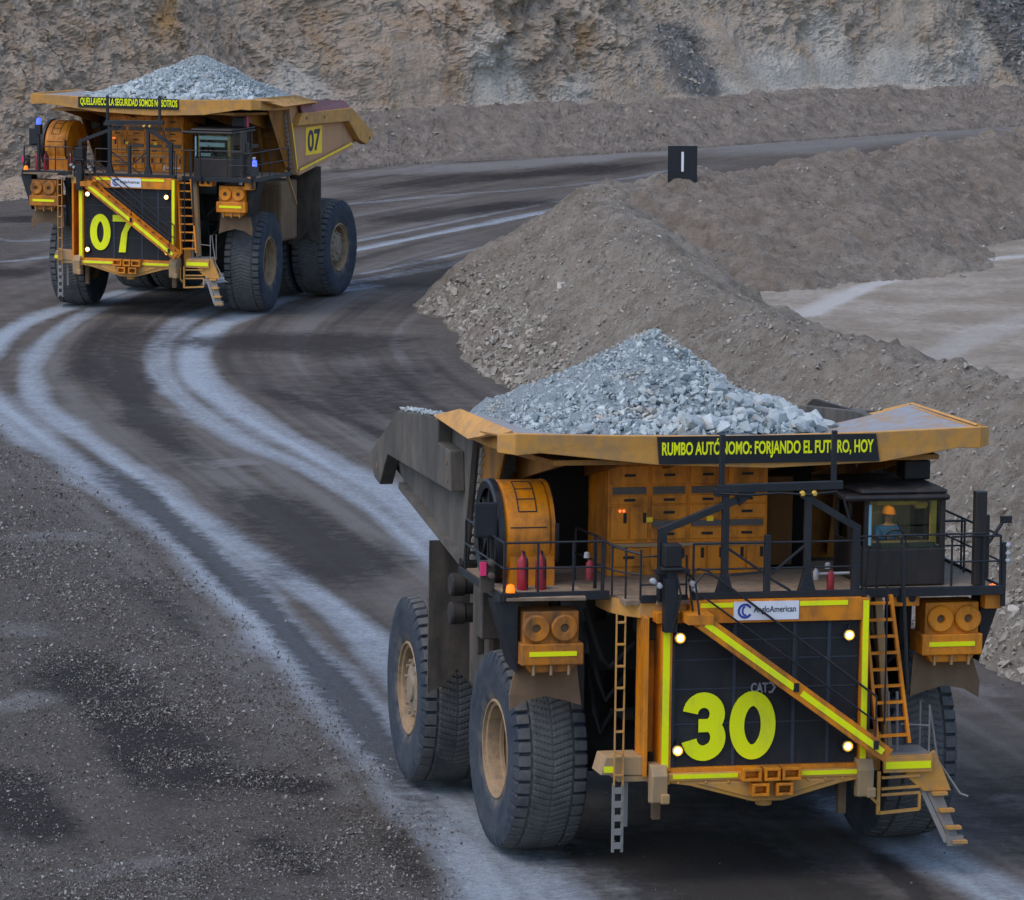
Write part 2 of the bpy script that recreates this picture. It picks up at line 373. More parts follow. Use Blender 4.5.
DARKS = [
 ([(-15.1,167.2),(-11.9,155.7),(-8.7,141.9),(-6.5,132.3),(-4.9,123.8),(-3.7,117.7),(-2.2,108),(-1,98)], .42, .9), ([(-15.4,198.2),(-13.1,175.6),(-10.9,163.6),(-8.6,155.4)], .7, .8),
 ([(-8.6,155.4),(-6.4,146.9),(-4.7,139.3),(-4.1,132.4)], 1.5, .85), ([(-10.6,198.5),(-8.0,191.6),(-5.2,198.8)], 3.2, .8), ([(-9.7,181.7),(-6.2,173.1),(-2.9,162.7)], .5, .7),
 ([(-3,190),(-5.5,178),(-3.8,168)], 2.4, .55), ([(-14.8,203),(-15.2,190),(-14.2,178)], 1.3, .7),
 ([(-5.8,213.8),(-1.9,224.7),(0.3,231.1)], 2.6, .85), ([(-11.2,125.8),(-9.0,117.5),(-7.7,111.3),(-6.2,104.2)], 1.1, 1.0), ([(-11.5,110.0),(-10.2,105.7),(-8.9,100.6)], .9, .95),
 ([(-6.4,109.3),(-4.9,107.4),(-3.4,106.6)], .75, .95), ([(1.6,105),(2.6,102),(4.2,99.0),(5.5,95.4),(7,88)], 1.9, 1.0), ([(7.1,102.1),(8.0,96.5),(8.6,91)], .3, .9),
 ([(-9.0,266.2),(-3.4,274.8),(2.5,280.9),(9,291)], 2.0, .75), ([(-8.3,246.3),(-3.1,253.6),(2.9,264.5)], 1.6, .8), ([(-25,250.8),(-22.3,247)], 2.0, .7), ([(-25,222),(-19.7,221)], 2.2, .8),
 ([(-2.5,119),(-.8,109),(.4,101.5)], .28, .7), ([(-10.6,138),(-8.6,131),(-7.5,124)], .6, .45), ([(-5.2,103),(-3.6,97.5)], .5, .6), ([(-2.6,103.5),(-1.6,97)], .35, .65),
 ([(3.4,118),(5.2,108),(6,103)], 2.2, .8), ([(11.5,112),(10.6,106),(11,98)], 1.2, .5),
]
PALES = [([(-9.1,97.8),(-7.4,99.0),(-5.8,100.7)], .9, .6), ([(-12.1,115.5),(-11.3,117.4),(-10.1,118.8)], .8, .7), ([(-14.1,175.5),(-11.9,172.3),(-10.2,167.5)], 1.1, .6), ([(-9.6,160.5),(-8,158.5)], 1.2, .6),
 ([(-18,268),(-9.4,277.8),(-.8,285.8),(7.3,296.6),(17.2,309.2),(34,330),(60,360)], 2.4, 1.0), ([(4,290),(20,309),(45,336)], 5.5, .75), ([(10.2,107.4),(11.2,105)], .6, .6), ([(-14.2,141.7),(-12.8,144.6),(-10.9,141.8)], .8, .6), ([(10.7,120.8),(11.9,118.2)], .7, .5),
 ([(-4,112),(-3.2,104)], .35, .5), ([(-6.5,112),(-5.6,108.5)], .3, .7), ([(-12,160),(-10.6,154)], .5, .4), ([(-13,129),(-11.5,126)], .7, .5)]
def axis_lines(core0, core1, step, far0, far1, grow):
    a = list(np.arange(core0, core1, step)); x = core1; s = step
    while x < far1: a.append(x); s *= grow; x += s
    a.append(far1); x = core0; s = step; b = []
    while x > far0: s *= grow; x -= s; b.append(max(x, far0))
    return np.array(b[::-1] + a)
def mask(X, Y, items, soft=.55, wob=0):
    M_ = np.zeros(X.shape)
    for pts, w, st in items:
        xs = [p[0] for p in pts]; ys = [p[1] for p in pts]; pad = w*2+2
        s = (X > min(xs)-pad) & (X < max(xs)+pad) & (Y > min(ys)-pad) & (Y < max(ys)+pad)
        if not s.any(): continue
        d, sd_, t = polydist(X[s], Y[s], smooth_poly(pts)); tot = t.max(); fade = np.clip(np.minimum(t, tot-t)/(tot*.22+.1), 0, 1) if wob != .6 else 1.0
        streak = (.55+.75*fbm(sd_*d*2.6+w*9, t*.055, 0, 3, 19)) if wob == .6 else .8+.4*fbm(sd_*d*2.0+w*9, t*.12, 0, 3, 19)
        d = d*(1+wob*(vnoise(X[s]*.45, Y[s]*.2, 0, 9)-.5))/(np.interp(Y[s], [100, 150, 210], [1, .8, .55]) if wob == .6 else 1)
        M_[s] = np.maximum(M_[s], st*streak*fade*(1-sstep(w*(1-soft), w*(1+soft), d)))
    return M_
def build_ground():
    xs = axis_lines(-15, 15, .13, -2500, 2500, 1.045)
    y1 = np.arange(92, 135, .14); y2 = np.arange(135, 225, .24); y3 = np.arange(225, 335, .45)
    a = axis_lines(92, 93, .5, -1500, 93, 1.08); a = a[a < 91.9]; b = axis_lines(334, 335, .8, 300, 3000, 1.08); b = b[b > 335.2]
    ys = np.concatenate([a, y1, y2, y3, b])
    X, Y = np.meshgrid(xs, ys, indexing='ij')
    tr = mask(X, Y, TRACKS, .7, .6); dk = mask(X, Y, DARKS, .95, .9); pl = mask(X, Y, PALES, .8, .8)
    near = (np.abs(X) < 80) & (Y > 80) & (Y < 360)
    gv = np.zeros(X.shape); sx, sy = X[near], Y[near]
    e = np.interp(sy, [90, 105, 128, 150, 165, 180], [-.8, -2.0, -6.8, -12.0, -16.5, -21])   # left edge of the travelled road
    g = sstep(.3, 2.2, e-sx)
    g = np.maximum(g, sstep(0, 2, sx-np.interp(sy, [90, 123, 180, 195, 212], [15, 10.6, -1.5, -5.0, -3.2]))*.8)
    gv[near] = g*(.55+.45*sstep(.35, .6, vnoise(sx*.5, sy*.35, 0, 31)))
    Z = np.zeros(X.shape)
    Z[near] = (fbm(sx*.5, sy*.5, 0, 3, 5)-.5)*.07*(.4+g) + (fbm(sx*3, sy*3, 0, 2, 8)-.5)*.05*(.3+g)
    st = np.zeros(X.shape); gd, gs, gt = polydist(sx, sy, smooth_poly([(40,345),(14,290),(6,268),(-4,245),(-10,226),(-14,207),(-14.5,190),(-12,175),(-8.5,160),(-5,146),(-1,128),(3,108),(7,90),(12,70)]))
    st[near] = (.65*fbm(gs*gd*1.1, gt*.03, 0, 4, 71)+.35*fbm(gs*gd*4.5, gt*.07, 0, 3, 75)-.5)*(1-.6*gv[near])
    Z -= tr*.03
    Z -= .02
    return grid_obj('ground', np.stack([X, Y, Z], -1), ground_mat(), {'track': tr, 'dark': dk, 'gravelly': gv, 'pale': pl, 'streak': st})
ground = build_ground()

# ------------------------------------------------------------------ earth berm beside the road, with the pad behind it
NEAR_ARM = [(3.6,208.5),(4.8,190),(6.2,175),(9.8,157),(14,141),(17.5,128),(21,114),(26,95)]
FAR_ARM = [(3.6,208.5),(7.2,210.5),(12.3,219),(16.9,225.5),(23,232.5),(34,246),(60,272)]
def berm_height(X, Y):
    wob = (fbm(X*.18, Y*.18, 0, 3, 21)-.5)
    d1, s1, t1 = polydist(X+wob*1.2, Y+wob*1.0, NEAR_ARM); d2, s2, t2 = polydist(X+wob*1.2, Y+wob*1.4, FAR_ARM)
    r = lambda d, k: np.sqrt(d*d+k*k)-k
    h1 = 4.55 - .35*np.exp(-((t1-42)/24)**2) + .3*sstep(58, 80, t1) - np.where(s1 < 0, .88, .80)*r(d1, 1.5)
    inner2 = (s2 < 0) & (t2 > .01)
    h2 = 5.15 + .5*(fbm(t2*.25, d2*.05, 0, 2, 3)-.5) + np.clip(t2-10, 0, 30)*.012 - (.74+(np.interp(t2, [0, 8, 16, 40], [.225, .28, .44, .58])-.74)*np.where(s2 < 0, sstep(-4.5, 2.5, ((X-3.6)*3.6+(Y-208.5)*2)/4.12), 0))*r(d2, 1.0)
    inn = s2 < 0
    d3, _, _ = polydist(X+wob*1.5, Y+wob*1.5, [(5, 205), (9.8, 197.2)]); h2 = np.maximum(h2, 2.95-.5*r(d3, .8)); h1 = h1 + .5*(fbm(X*.30, Y*.30, 0, 3, 88)-.5)
    pad = np.where((s1 > 0) & inn & (X > 2), 2.0, -9)
    pad = np.where((s1 > 0) & (d1 < 1.5) & (d2 > 3), np.minimum(pad, 2.0), pad)
    h = np.maximum(np.maximum(h1, h2), pad)
    return h, d1, s1, d2, inner2, pad >= np.maximum(h1, h2)-.02
def berm_full(X, Y, detail=True):
    h, d1, s1, d2, inner2, pad = berm_height(X, Y)
    rough = np.where(pad, .12, 1.0)
    n = (fbm(X*.55, Y*.55, 0, 4, 41)-.5)*.95 + (fbm(X*2.1, Y*2.1, 0, 3, 51)-.5)*.42
    if detail: n = n + (fbm(X*4.2, Y*4.2, 0, 3, 61)-.5)*.30
    # run-off rills down the road-side face
    n = n + np.where(s1 < 0, (vnoise(Y*1.1+X*.2, d1*.12, 0, 77)-.5)*.18, 0)
    return np.where(h < -.5, -1.2, np.maximum(h + n*rough*np.clip((h+.6)*.9, 0.1, 1), -1.2)), pad, d2, inner2
def berm_mat():
    n = NT('berm_earth'); pd, rd = n.attr('pad'), n.attr('reddish'); fine = n.noise(5, 9, .75); v = n.voro(4.5); v2 = n.voro(9)
    c = n.mix(n.ramp(n.noise(.25, 5), .35, .65), (.185, .155, .122), (.285, .242, .195))
    c = n.mix(n.ramp(n.noise(1.6, 7, .7), .42, .62, 0, .8), c, (.335, .305, .26))
    r = n.mix(n.ramp(n.noise(1.0, 6, .7), .4, .62), (.18, .138, .108), (.30, .245, .20))
    c = n.mix(n.ramp(n.noise(.42, 7, .7, None, .5), .50, .68, 0, .55), c, (.135, .108, .085))
    c = n.mix(n.ramp(n.math('ADD', rd, n.math('MULTIPLY', n.math('SUBTRACT', n.noise(.6, 5), .5), .8)), .3, .8, 0, .62), c, r)
    c = n.mix(n.ramp(fine, .50, .72, 0, .8), c, (.115, .098, .08)); c = n.mix(n.ramp(v, .04, .16, .5, 0), c, (.40, .37, .32)); c = n.mix(n.ramp(v2, .03, .18, .5, 0), c, (.36, .33, .285))
    p = n.mix(n.ramp(n.noise(.30, 5, .6), .40, .62), (.27, .225, .175), (.38, .335, .275)); p = n.mix(n.ramp(n.noise(2.5, 6), .4, .7, 0, .6), p, (.20, .17, .14))
    p = n.mix(n.ramp(n.attr('padtrack'), .2, .8, 0, .7), p, (.52, .51, .49))
    c = n.mix(n.ramp(pd, .4, .7), c, p)
    n.bump(n.math('ADD', n.math('MULTIPLY', fine, n.ramp(pd, .3, .8, 1, .3)), n.math('MULTIPLY', n.noise(17, 6, .7), .35)), .9, .22)
    return n.done(c, .95, 0, .15)
def build_berm():
    xs = np.concatenate([np.arange(-9, 26, .16), np.arange(26, 90, .7)]); ys = np.concatenate([np.arange(88, 116, .3), np.arange(116, 246, .2), np.arange(246, 290, .7)])
    X, Y = np.meshgrid(xs, ys, indexing='ij'); Z, pad, d2, inner2 = berm_full(X, Y)
    red = np.where(inner2 | (d2 < 3.0), 1-sstep(1.5, 11, np.where(inner2, d2*.55, d2)), 0.)*sstep(-2.5, -.5, d2-5.5+np.clip(X-4, 0, 8)*2)
    foot = np.clip(1-np.abs(Z-.6)/1.3, 0, 1)*(X < 2)*sstep(170, 190, Y)*sstep(206, 196, Y)
    red = np.maximum(red, foot*.8); red = np.maximum(red, (1-sstep(1.5, 4, np.hypot(X-10.5, Y-197)))*.7)
    pt = mask(X, Y, [([(10.5,186),(13.5,197),(17.5,207),(24,213)], 1.0, .9), ([(14,172),(18,185),(24,196)], 1.5, .5)], .7, .6)
    return grid_obj('berm', jitter(np.stack([X, Y, Z], -1), .055, 4), berm_mat(), {'pad': pad.astype(float), 'reddish': red, 'padtrack': pt})
berm = build_berm()
def berm_stones():
    g = np.random.default_rng(5); n = 42000
    t = g.random(n)*96+112; x = np.interp(t, [95,114,128,141,157,175,190,208], [26,21,17.5,14,9.8,6.2,4.8,3.6]) - g.random(n)**.8*8 + .6
    x2 = g.uniform(0, 25, 9000); y2 = g.uniform(198, 236, 9000); X = np.concatenate([x, x2]); Y = np.concatenate([t, y2])
    Z, pad, _, _ = berm_full(X, Y); ok = (Z > .03) & (~pad | (g.random(len(X)) < .05)); X, Y, Z = X[ok], Y[ok], Z[ok]
    s = .03 + .20*g.random(len(X))**9 + .055*g.random(len(X))**2; low = np.clip(1.5-Z/2.5, .5, 1.3); s *= low
    tag(rocks_mesh('stones', np.stack([X, Y, Z+s*.05], -1), s, M['stones'], True, 2), kind='stuff')
berm_stones()
def gravel():
    g = np.random.default_rng(9); n = 210000
    y = 93 + (g.random(n)**1.7)*90; e = np.interp(y, [90, 105, 128, 150, 165, 180], [-.8, -2.0, -6.8, -12.0, -16.5, -21])
    x = e + .9 - np.abs(g.normal(size=n))*5 - g.random(n)*4; w = fbm(x*.45, y*.3, 0, 3, 15)
    ok = (x > -.115*y-1.5) & (g.random(n) < sstep(.38, .66, w)*.75+.25); x, y = x[ok], y[ok]
    x3 = g.uniform(-8, 14, 500); y3 = g.uniform(93, 130, 500); x = np.concatenate([x, x3]); y = np.concatenate([y, y3])
    s = .011 + .042*g.random(len(x))**7 + .014*g.random(len(x)); s *= np.interp(y, [95, 180], [1, 1.5])
    tag(rocks_mesh('gravel', np.stack([x, y, -.012+s*.35], -1), s, M['gravel'], 2, 4), kind='stuff')
gravel()
BOULDERS = [((1.9,189.2),.50,'pale flat boulder halfway up the near berm face, above the rock load of truck 30'),
 ((3.6,205.0),.42,'pale boulder lodged just below the rounded left end of the berm'),
 ((7.4,171.5),.34,'flat pale stone on the berm crest, right of the front rock load peak'),
 ((6.6,177.5),.36,'small round boulder on the berm crest beside the gully that leads to the pad'),
 ((5.3,190.0),.38,'round light stone sitting on the berm crest near the reddish gully'),
 ((13.2,123.0),.36,'white stone low on the berm face at the right edge of the photo'),
 ((12.3,124.5),.22,'small blue grey stone at the foot of the berm beside the cab of truck 30'),]
for i, ((x, y), s, lab) in enumerate(BOULDERS):
    z = float(berm_full(np.array([[x]]), np.array([[y]]))[0][0, 0])
    b = rocks_mesh('boulder', [(0, 0, 0)], [s], M['boulder'], False, 20+i); b.location = (x, y, z+s*.15); b.scale = (1.25, 1, .75)
    tag(b, lab, 'boulder', 'boulders on the berm')

# ------------------------------------------------------------------ pit wall
WALL = [(-120,215),(-60,232),(-25.6,257),(-8,285.2),(7.2,295.5),(31.9,323),(70,352),(140,395)]
def cliff_mat():
    n = NT('pit_wall_rock'); tal, og, pf, low, rd = n.attr('talus'), n.attr('ochre'), n.attr('fan'), n.attr('low'), n.attr('grey')
    st = n.noise(1.1, 9, .72, n.scaled((1.2, 1.2, .75), (0, .5, 0)), .8); fine = n.noise(4.5, 9, .75); mid = n.noise(.45, 7, .65, None, .6)
    c = n.mix(n.ramp(mid, .36, .64), (.42, .315, .23), (.62, .49, .375))
    c = n.mix(n.ramp(st, .42, .62, 0, .75), c, (.47, .395, .32)); c = n.mix(n.ramp(st, .57, .66, 0, .75), c, (.20, .16, .13))
    c = n.mix(n.math('MULTIPLY', rd, .75), c, n.mix(st, (.40, .335, .265), (.64, .555, .455)))
    sp = n.ramp(n.noise(.55, 7, .72, None, .4), .52, .64)
    c = n.mix(n.math('MULTIPLY', n.ramp(n.math('ADD', og, n.math('MULTIPLY', n.math('SUBTRACT', n.noise(.8, 6, .7), .5), 1.3)), .35, .8), .9), c, n.mix(fine, (.42, .22, .07), (.55, .34, .15)))
    c = n.mix(n.math('MULTIPLY', sp, .55), c, (.47, .30, .15))
    c = n.mix(n.ramp(n.math('ADD', pf, n.math('MULTIPLY', n.math('SUBTRACT', fine, .5), .5)), .3, .8, 0, .85), c, (.66, .605, .52))
    tc = n.mix(n.ramp(n.voro(2.6), .1, .4), (.46, .46, .455), (.19, .18, .17)); c = n.mix(n.ramp(tal, .3, .7, 0, .9), c, tc)
    lc = n.mix(n.ramp(n.noise(1.3, 7, .7), .38, .62), (.20, .165, .138), (.34, .29, .245)); c = n.mix(n.ramp(low, .3, .7, 0, .92), c, lc)
    c = n.mix(n.ramp(fine, .52, .72, 0, .75), c, (.19, .155, .13)); c = n.mix(n.ramp(n.voro(5), .03, .14, .5, 0), c, (.48, .43, .37))
    n.bump(n.math('ADD', fine, n.math('MULTIPLY', n.noise(14, 7, .7), .5)), .9, .35); return n.done(c, .95, 0, .15)
FANS = ((20.2,1.5,6.5,.35),(28.2,1.6,7.5,-.75),(16.5,2.0,4.6,.4),(12.8,1.5,3.2,.3),(24,2.6,4.4,.1),(-.5,1.8,6.5,.3),(3.2,1.2,3.6,-.5),(-12,1.6,5.0,.3))
def facet0(c, k): q = c*k; return (np.floor(q)+sstep(.7, 1, q-np.floor(q)))/k
def build_cliff():
    W = smooth_poly(WALL, 3); W = np.array(W); seg = np.hypot(*np.diff(W, axis=0).T); cum = np.concatenate([[0], np.cumsum(seg)])
    i0 = cum[np.argmin(abs(W[:, 0]+58))]; i1 = cum[np.argmin(abs(W[:, 0]-56))]
    s = np.concatenate([np.linspace(0, i0, 60, endpoint=False), np.arange(i0, i1, .16), np.linspace(i1, cum[-1], 60)])
    bx = np.interp(s, cum, W[:, 0]); by = np.interp(s, cum, W[:, 1]); tx = np.gradient(bx, s); ty = np.gradient(by, s); L = np.hypot(tx, ty); nx, ny = -ty/L, tx/L
    wh = 2.1*sstep(-13, -7, bx)*(1+.0*bx) + .5 - .5*sstep(24, 34, bx)
    # profile in steps: (horizontal offset, height)
    v = np.concatenate([np.linspace(0, 1, 34), np.linspace(1, 2, 14)[1:], np.linspace(2, 3, 110)[1:], np.linspace(3, 4, 40)[1:], np.linspace(4, 5, 12)[1:]])
    S, V = np.meshgrid(np.arange(len(s)), v, indexing='ij'); H = wh[S.astype(int)]
    off = np.where(V < 1, V*(1.2+H*1.5), np.where(V < 2, 1.2+H*1.5+(V-1)*2.2, np.where(V < 3, 3.4+H*1.5+(V-2)*6.0, np.where(V < 4, 9.4+H*1.5+(V-3)*12, 21.4+H*1.5+(V-4)*60))))
    hgt = np.where(V < 1, H*np.clip(V, 0, 1)**.9, np.where(V < 2, H-.5*np.sin((V-1)*PI)*(H > 1), np.where(V < 3, H+(V-2)*10.5, np.where(V < 4, H+10.5+(V-3)*17, H+27.5+(V-4)*2))))
    BX, BY, NX, NY = bx[S], by[S], nx[S], ny[S]; ss = s[S]
    wall = sstep(1.7, 2.25, V)
    # rugged relief: big buttresses, tilted bucket gouges, ledges, rubble
    big = (fbm(ss*.11, hgt*.10, 0, 3, 101)-.5)*3.8 + (facet0(fbm(ss*.33+hgt*.10, hgt*.20, 2, 2, 103), 5)-.5)*1.6
    w1 = (fbm(ss*.22, hgt*.22, 1.5, 3, 171)-.5)*5; w2 = (fbm(ss*.22, hgt*.22, 7.5, 3, 181)-.5)*5
    def facet(c, k, a=.5): q = c*k; return (np.floor(q)+sstep(a, 1, q-np.floor(q)))/k
    mid = np.exp(-((BX-5.5)/6.5)**2)
    crag = fbm(ss*.22+w1*.30, hgt*.26+w2*.30, 0, 5, 111, True); crag = .6*facet(crag, 6)+.4*crag
    rub = fbm(ss*1.1+w1, hgt*1.2+w2, 0, 5, 131); rub = .65*facet(rub, 8, .6)+.35*rub
    gouge = fbm(ss*1.6+hgt*.9+w1*.5, hgt*.35, 0, 3, 121, True); chip = fbm(ss*3.4+w2, hgt*3.0+w1, 0, 2, 137); patch = sstep(.42, .62, fbm(ss*.09, hgt*.14, 3, 3, 191))
    patch = patch*1.0; disp = wall*(big*(.8+.6*mid) + (crag-.5)*(.75+2.2*mid) + (gouge-.5)*.55*patch + (rub-.5)*(.85-.4*patch) + (chip-.5)*.30 + (fbm(ss*7.0, hgt*7.0, 0, 2, 139)-.5)*.07)
    led = np.floor(hgt/1.9+vnoise(ss*.2, hgt*.1, 0, 7)*1.4)/1.0; disp = disp + wall*mid*.35*(vnoise(led*3.3, ss*.35, 0, 141)-.5)*2
    low = (fbm(ss*.5, hgt*.5+off*.4, 0, 4, 151)-.5)*.9 + (fbm(ss*2.2, off*2.2, 0, 3, 161)-.5)*.35
    f0 = np.zeros(BX.shape)
    for fx, fw, hh, sl in FANS: f0 = np.maximum(f0, np.exp(-((BX-fx+(hgt-3)*sl)/(fw*(1+np.clip(5-hgt, 0, 4)*.22)))**2)*(1-sstep(hh-1, hh+2, hgt)))
    disp = disp*(1-.88*f0) + f0*.5*wall + f0*wall*(fbm(ss*1.2+hgt*.5, hgt*.35, 0, 3, 143)-.5)*.5
    X = BX + NX*(off-disp*.9); Y = BY + NY*(off-disp*.9)
    fan = np.zeros(X.shape)
    for fx, fw, hh, sl in FANS:
        fan = np.maximum(fan, np.exp(-((X-fx-(hgt-3)*sl*-1)/(fw*(1+np.clip(5-hgt, 0, 4)*.22)))**2)*(1-sstep(hh-1, hh+2, hgt))*sstep(1.2, 2.2, V))
    tal = np.exp(-((X-(10.6-(hgt-4)*.55))/1.7)**2)*sstep(1.6, 2.1, V)*(1-sstep(6, 7.5, hgt)); tal = np.maximum(tal, sstep(30.6, 31.6, X+(hgt-4)*.5)*sstep(1.8, 2.2, V)*.9)
    ZZ = hgt + (1-wall)*low*np.clip(V*4, 0, 1)*(V > 0) + wall*(rub-.5)*.4 - .12*(V < .02)
    och = .85*np.exp(-((X+19.0)/.9)**2-((hgt-8.2)/1.6)**2) + .55*np.exp(-((X+22.8)/1.6)**2-((hgt-4.2)/1.2)**2) + .6*np.exp(-((X-4.2)/1.1)**2-((hgt-6)/2.4)**2) + .45*np.exp(-((X-6.5)/.6)**2-((hgt-4)/1.6)**2) + .3*np.exp(-((X+24.5)/1.2)**2-((hgt-6.2)/1.)**2)
    lowm = (1-sstep(1.45, 2.02, V))*sstep(-15, -7, BX); grey = sstep(1, 8, X)*.8
    o = grid_obj('cliff', jitter(np.stack([X, Y, ZZ], -1), (.065*(1-.85*np.clip(f0, 0, 1)))[..., None], 3), cliff_mat(), {'talus': tal, 'ochre': och, 'fan': fan, 'low': lowm, 'grey': grey}, 'structure', False)
    return X, Y, ZZ, V, tal, lowm
CX, CY, CZ, CV, CT, CL = build_cliff()
def wall_stones():
    g = np.random.default_rng(17); w = (CT*3+CL*.8+(CV < 1.05)*.4)*((CX > -26) & (CX < 40) & (CV > .03) & (CV < 2.7)); p = (w/w.sum()).reshape(-1)
    k = g.choice(p.size, 2500, p=p); P = np.stack([CX.reshape(-1)[k], CY.reshape(-1)[k], CZ.reshape(-1)[k]], -1) + g.normal(size=(2500, 3))*.06
    s = .05+.22*g.random(2500)**7; tag(rocks_mesh('rubble', P, s, M['stones'], True, 6), kind='stuff')
wall_stones()
# ------------------------------------------------------------------ lettering
def text_part(name, s, m, parent, x, y0, y1, z0, z1, bold=.03, thick=.012, label=None, normal='x', slant=0, x_end=None):
    """lettering filling the box y0..y1, z0..z1 of a plane facing the truck's front (reads left to right from there)"""
    cu = bpy.data.curves.new(name, 'FONT'); cu.body = s; cu.offset = bold; cu.extrude = .02; cu.resolution_u = 4
    o = bpy.data.objects.new(name, cu); COL.objects.link(o); dg = bpy.context.evaluated_depsgraph_get(); dg.update()
    me = bpy.data.meshes.new_from_object(o.evaluated_get(dg)); bpy.data.objects.remove(o)
    co = np.zeros(len(me.vertices)*3); me.vertices.foreach_get('co', co); co = co.reshape(-1, 3); lo, hi = co.min(0), co.max(0)
    u = (co[:, 0]-lo[0])/(hi[0]-lo[0]); v = (co[:, 1]-lo[1])/(hi[1]-lo[1]); w = (co[:, 2]-lo[2])/(hi[2]-lo[2])
    if normal == 'x': P = np.stack([x+w*thick, y0+u*(y1-y0), z0+v*(z1-z0)+slant*u], -1)
    else: P = np.stack([y0+u*(y1-y0), x+w*thick, z0+v*(z1-z0)+slant*u], -1)   # faces the truck's left
    me.vertices.foreach_set('co', P.reshape(-1).astype(np.float32)); me.update(); me.name = name
    me.materials.clear(); me.materials.append(m); n = bpy.data.objects.new(name, me); COL.objects.link(n); n.parent = parent
    if label: n['label'] = label
    return n
def ribbon(mb, pts, w, x, t=.03, closed=False):
    """thick stroke of width w in the (y, z) plane"""
    n = len(pts); L = []; R = []
    for i, p in enumerate(pts):
        a = pts[(i-1) % n] if closed or i > 0 else p; b = pts[(i+1) % n] if closed or i < n-1 else p
        d = Vector((b[0]-a[0], b[1]-a[1])).normalized(); q = Vector((-d.y, d.x))*w/2
        L.append((p[0]+q.x, p[1]+q.y)); R.append((p[0]-q.x, p[1]-q.y))
    m = n if closed else n-1
    v = [(x, *p) for p in L] + [(x, *p) for p in R] + [(x+t, *p) for p in L] + [(x+t, *p) for p in R]; f = []
    for i in range(m):
        j = (i+1) % n
        f += [(i, j, n+j, n+i), (2*n+i, 3*n+i, 3*n+j, 2*n+j), (i, 2*n+i, 2*n+j, j), (n+i, n+j, 3*n+j, 3*n+i)]
    if not closed: f += [(0, n, 3*n, 2*n), (n-1, 3*n-1, 4*n-1, 2*n-1)]
    mb.add(v, f)
def arc(cx, cz, rx, rz, a0, a1, n=14):
    return [(cx+rx*math.cos(math.radians(a0+(a1-a0)*k/n)), cz+rz*math.sin(math.radians(a0+(a1-a0)*k/n))) for k in range(n+1)]
def digit(mb, ch, y0, y1, z0, z1, x, w):
    h = w/2; cy = (y0+y1)/2; H = z1-z0
    if ch == '0':
        ribbon(mb, arc(cy, (z0+z1)/2, (y1-y0)/2-h, H/2-h, 0, 360, 40)[:-1], w, x, closed=True)
    elif ch == '3':
        r2 = H*.285-h*.55; r1 = H*.265-h*.5; zc1 = z1-h-r1; zc2 = z0+h+r2; rx = (y1-y0)/2-h
        ribbon(mb, arc(cy, zc1, rx*.93, r1, 172, -72, 20), w, x); ribbon(mb, arc(cy, zc2, rx, r2, 72, -170, 20), w, x+.002)
        mb.box(x+.001, x+.031, cy-rx*.35, cy+rx*.45, (z0+z1)/2+H*.015-w*.42, (z0+z1)/2+H*.015+w*.42)
    elif ch == '7':
        mb.box(x, x+.03, y0, y1, z1-w*.95, z1)
        mb.prism([(x+.002, y1-w*1.05, z1-w*.94), (x+.002, y1, z1-w*.94), (x+.002, y1-(y1-y0)*.28, z1-H*.45), (x+.002, y0+(y1-y0)*.62, z0), (x+.002, y0+(y1-y0)*.62-w*1.08, z0), (x+.002, y0+(y1-y0)*.42, z1-H*.5)], (.03, 0, 0))

# ------------------------------------------------------------------ wheels
def tyre_mesh():
    NA, hw = 528, .68; ws = np.concatenate([np.linspace(-hw, hw, 57)]); V = []; F = []
    th = np.arange(NA)*2*PI/NA; A, Wd = np.meshgrid(th, ws, indexing='ij'); a = np.abs(Wd)
    r = 2.0 - .055*(a/hw)**3
    ph = (A*44/(2*PI)) % 1.0
    r = r - np.where((a > .44) & (ph < .17), .075, 0) - np.where(np.abs(a-.425) < .016, .05, 0)
    ch = (A*88/(2*PI) + a*2.3) % 1.0; r = r - np.where((a < .40) & (a > .02) & (ch < .24), .024, 0) - np.where(a <= .014, .012, 0)
    P = np.stack([r*np.cos(A), Wd, r*np.sin(A)], -1); n, m = A.shape
    V = P.reshape(-1, 3).tolist(); idx = np.arange(n*m).reshape(n, m); nx = np.roll(idx, -1, 0)
    F = np.stack([idx[:, :-1], nx[:, :-1], nx[:, 1:], idx[:, 1:]], -1).reshape(-1, 4).tolist()
    prof = [(1.93, .70), (1.87, .728), (1.75, .75), (1.6, .756), (1.56, .748), (1.40, .742), (1.2, .722), (1.06, .69), (1.0, .655), (.97, .60), (.90, .3)]
    for sg in (-1, 1):
        base = len(V); k = len(prof)
        for i in range(NA):
            notch = (th[i]*44/(2*PI)) % 1.0 < .17
            for j, (rr, w) in enumerate(prof):
                if notch and j < 2: rr -= .03 if j == 0 else .015; w -= .035 if j == 0 else .03
                V.append((rr*math.cos(th[i]), sg*w, rr*math.sin(th[i])))
        e = m-1 if sg > 0 else 0
        for i in range(NA):
            i2 = (i+1) % NA; F.append((int(idx[i, e]), int(idx[i2, e]), base+i2*k, base+i*k))
            for j in range(k-1): F.append((base+i*k+j, base+i2*k+j, base+i2*k+j+1, base+i*k+j+1))
    me = bpy.data.meshes.new('tyre'); me.from_pydata(V, [], F); bm = bmesh.new(); bm.from_mesh(me); bmesh.ops.recalc_face_normals(bm, faces=bm.faces); bm.to_mesh(me); bm.free()
    me.materials.append(M['tyre']); me.polygons.foreach_set('use_smooth', [True]*len(me.polygons)); me.set_sharp_from_angle(angle=math.radians(28)); return me
TYRE = tyre_mesh()
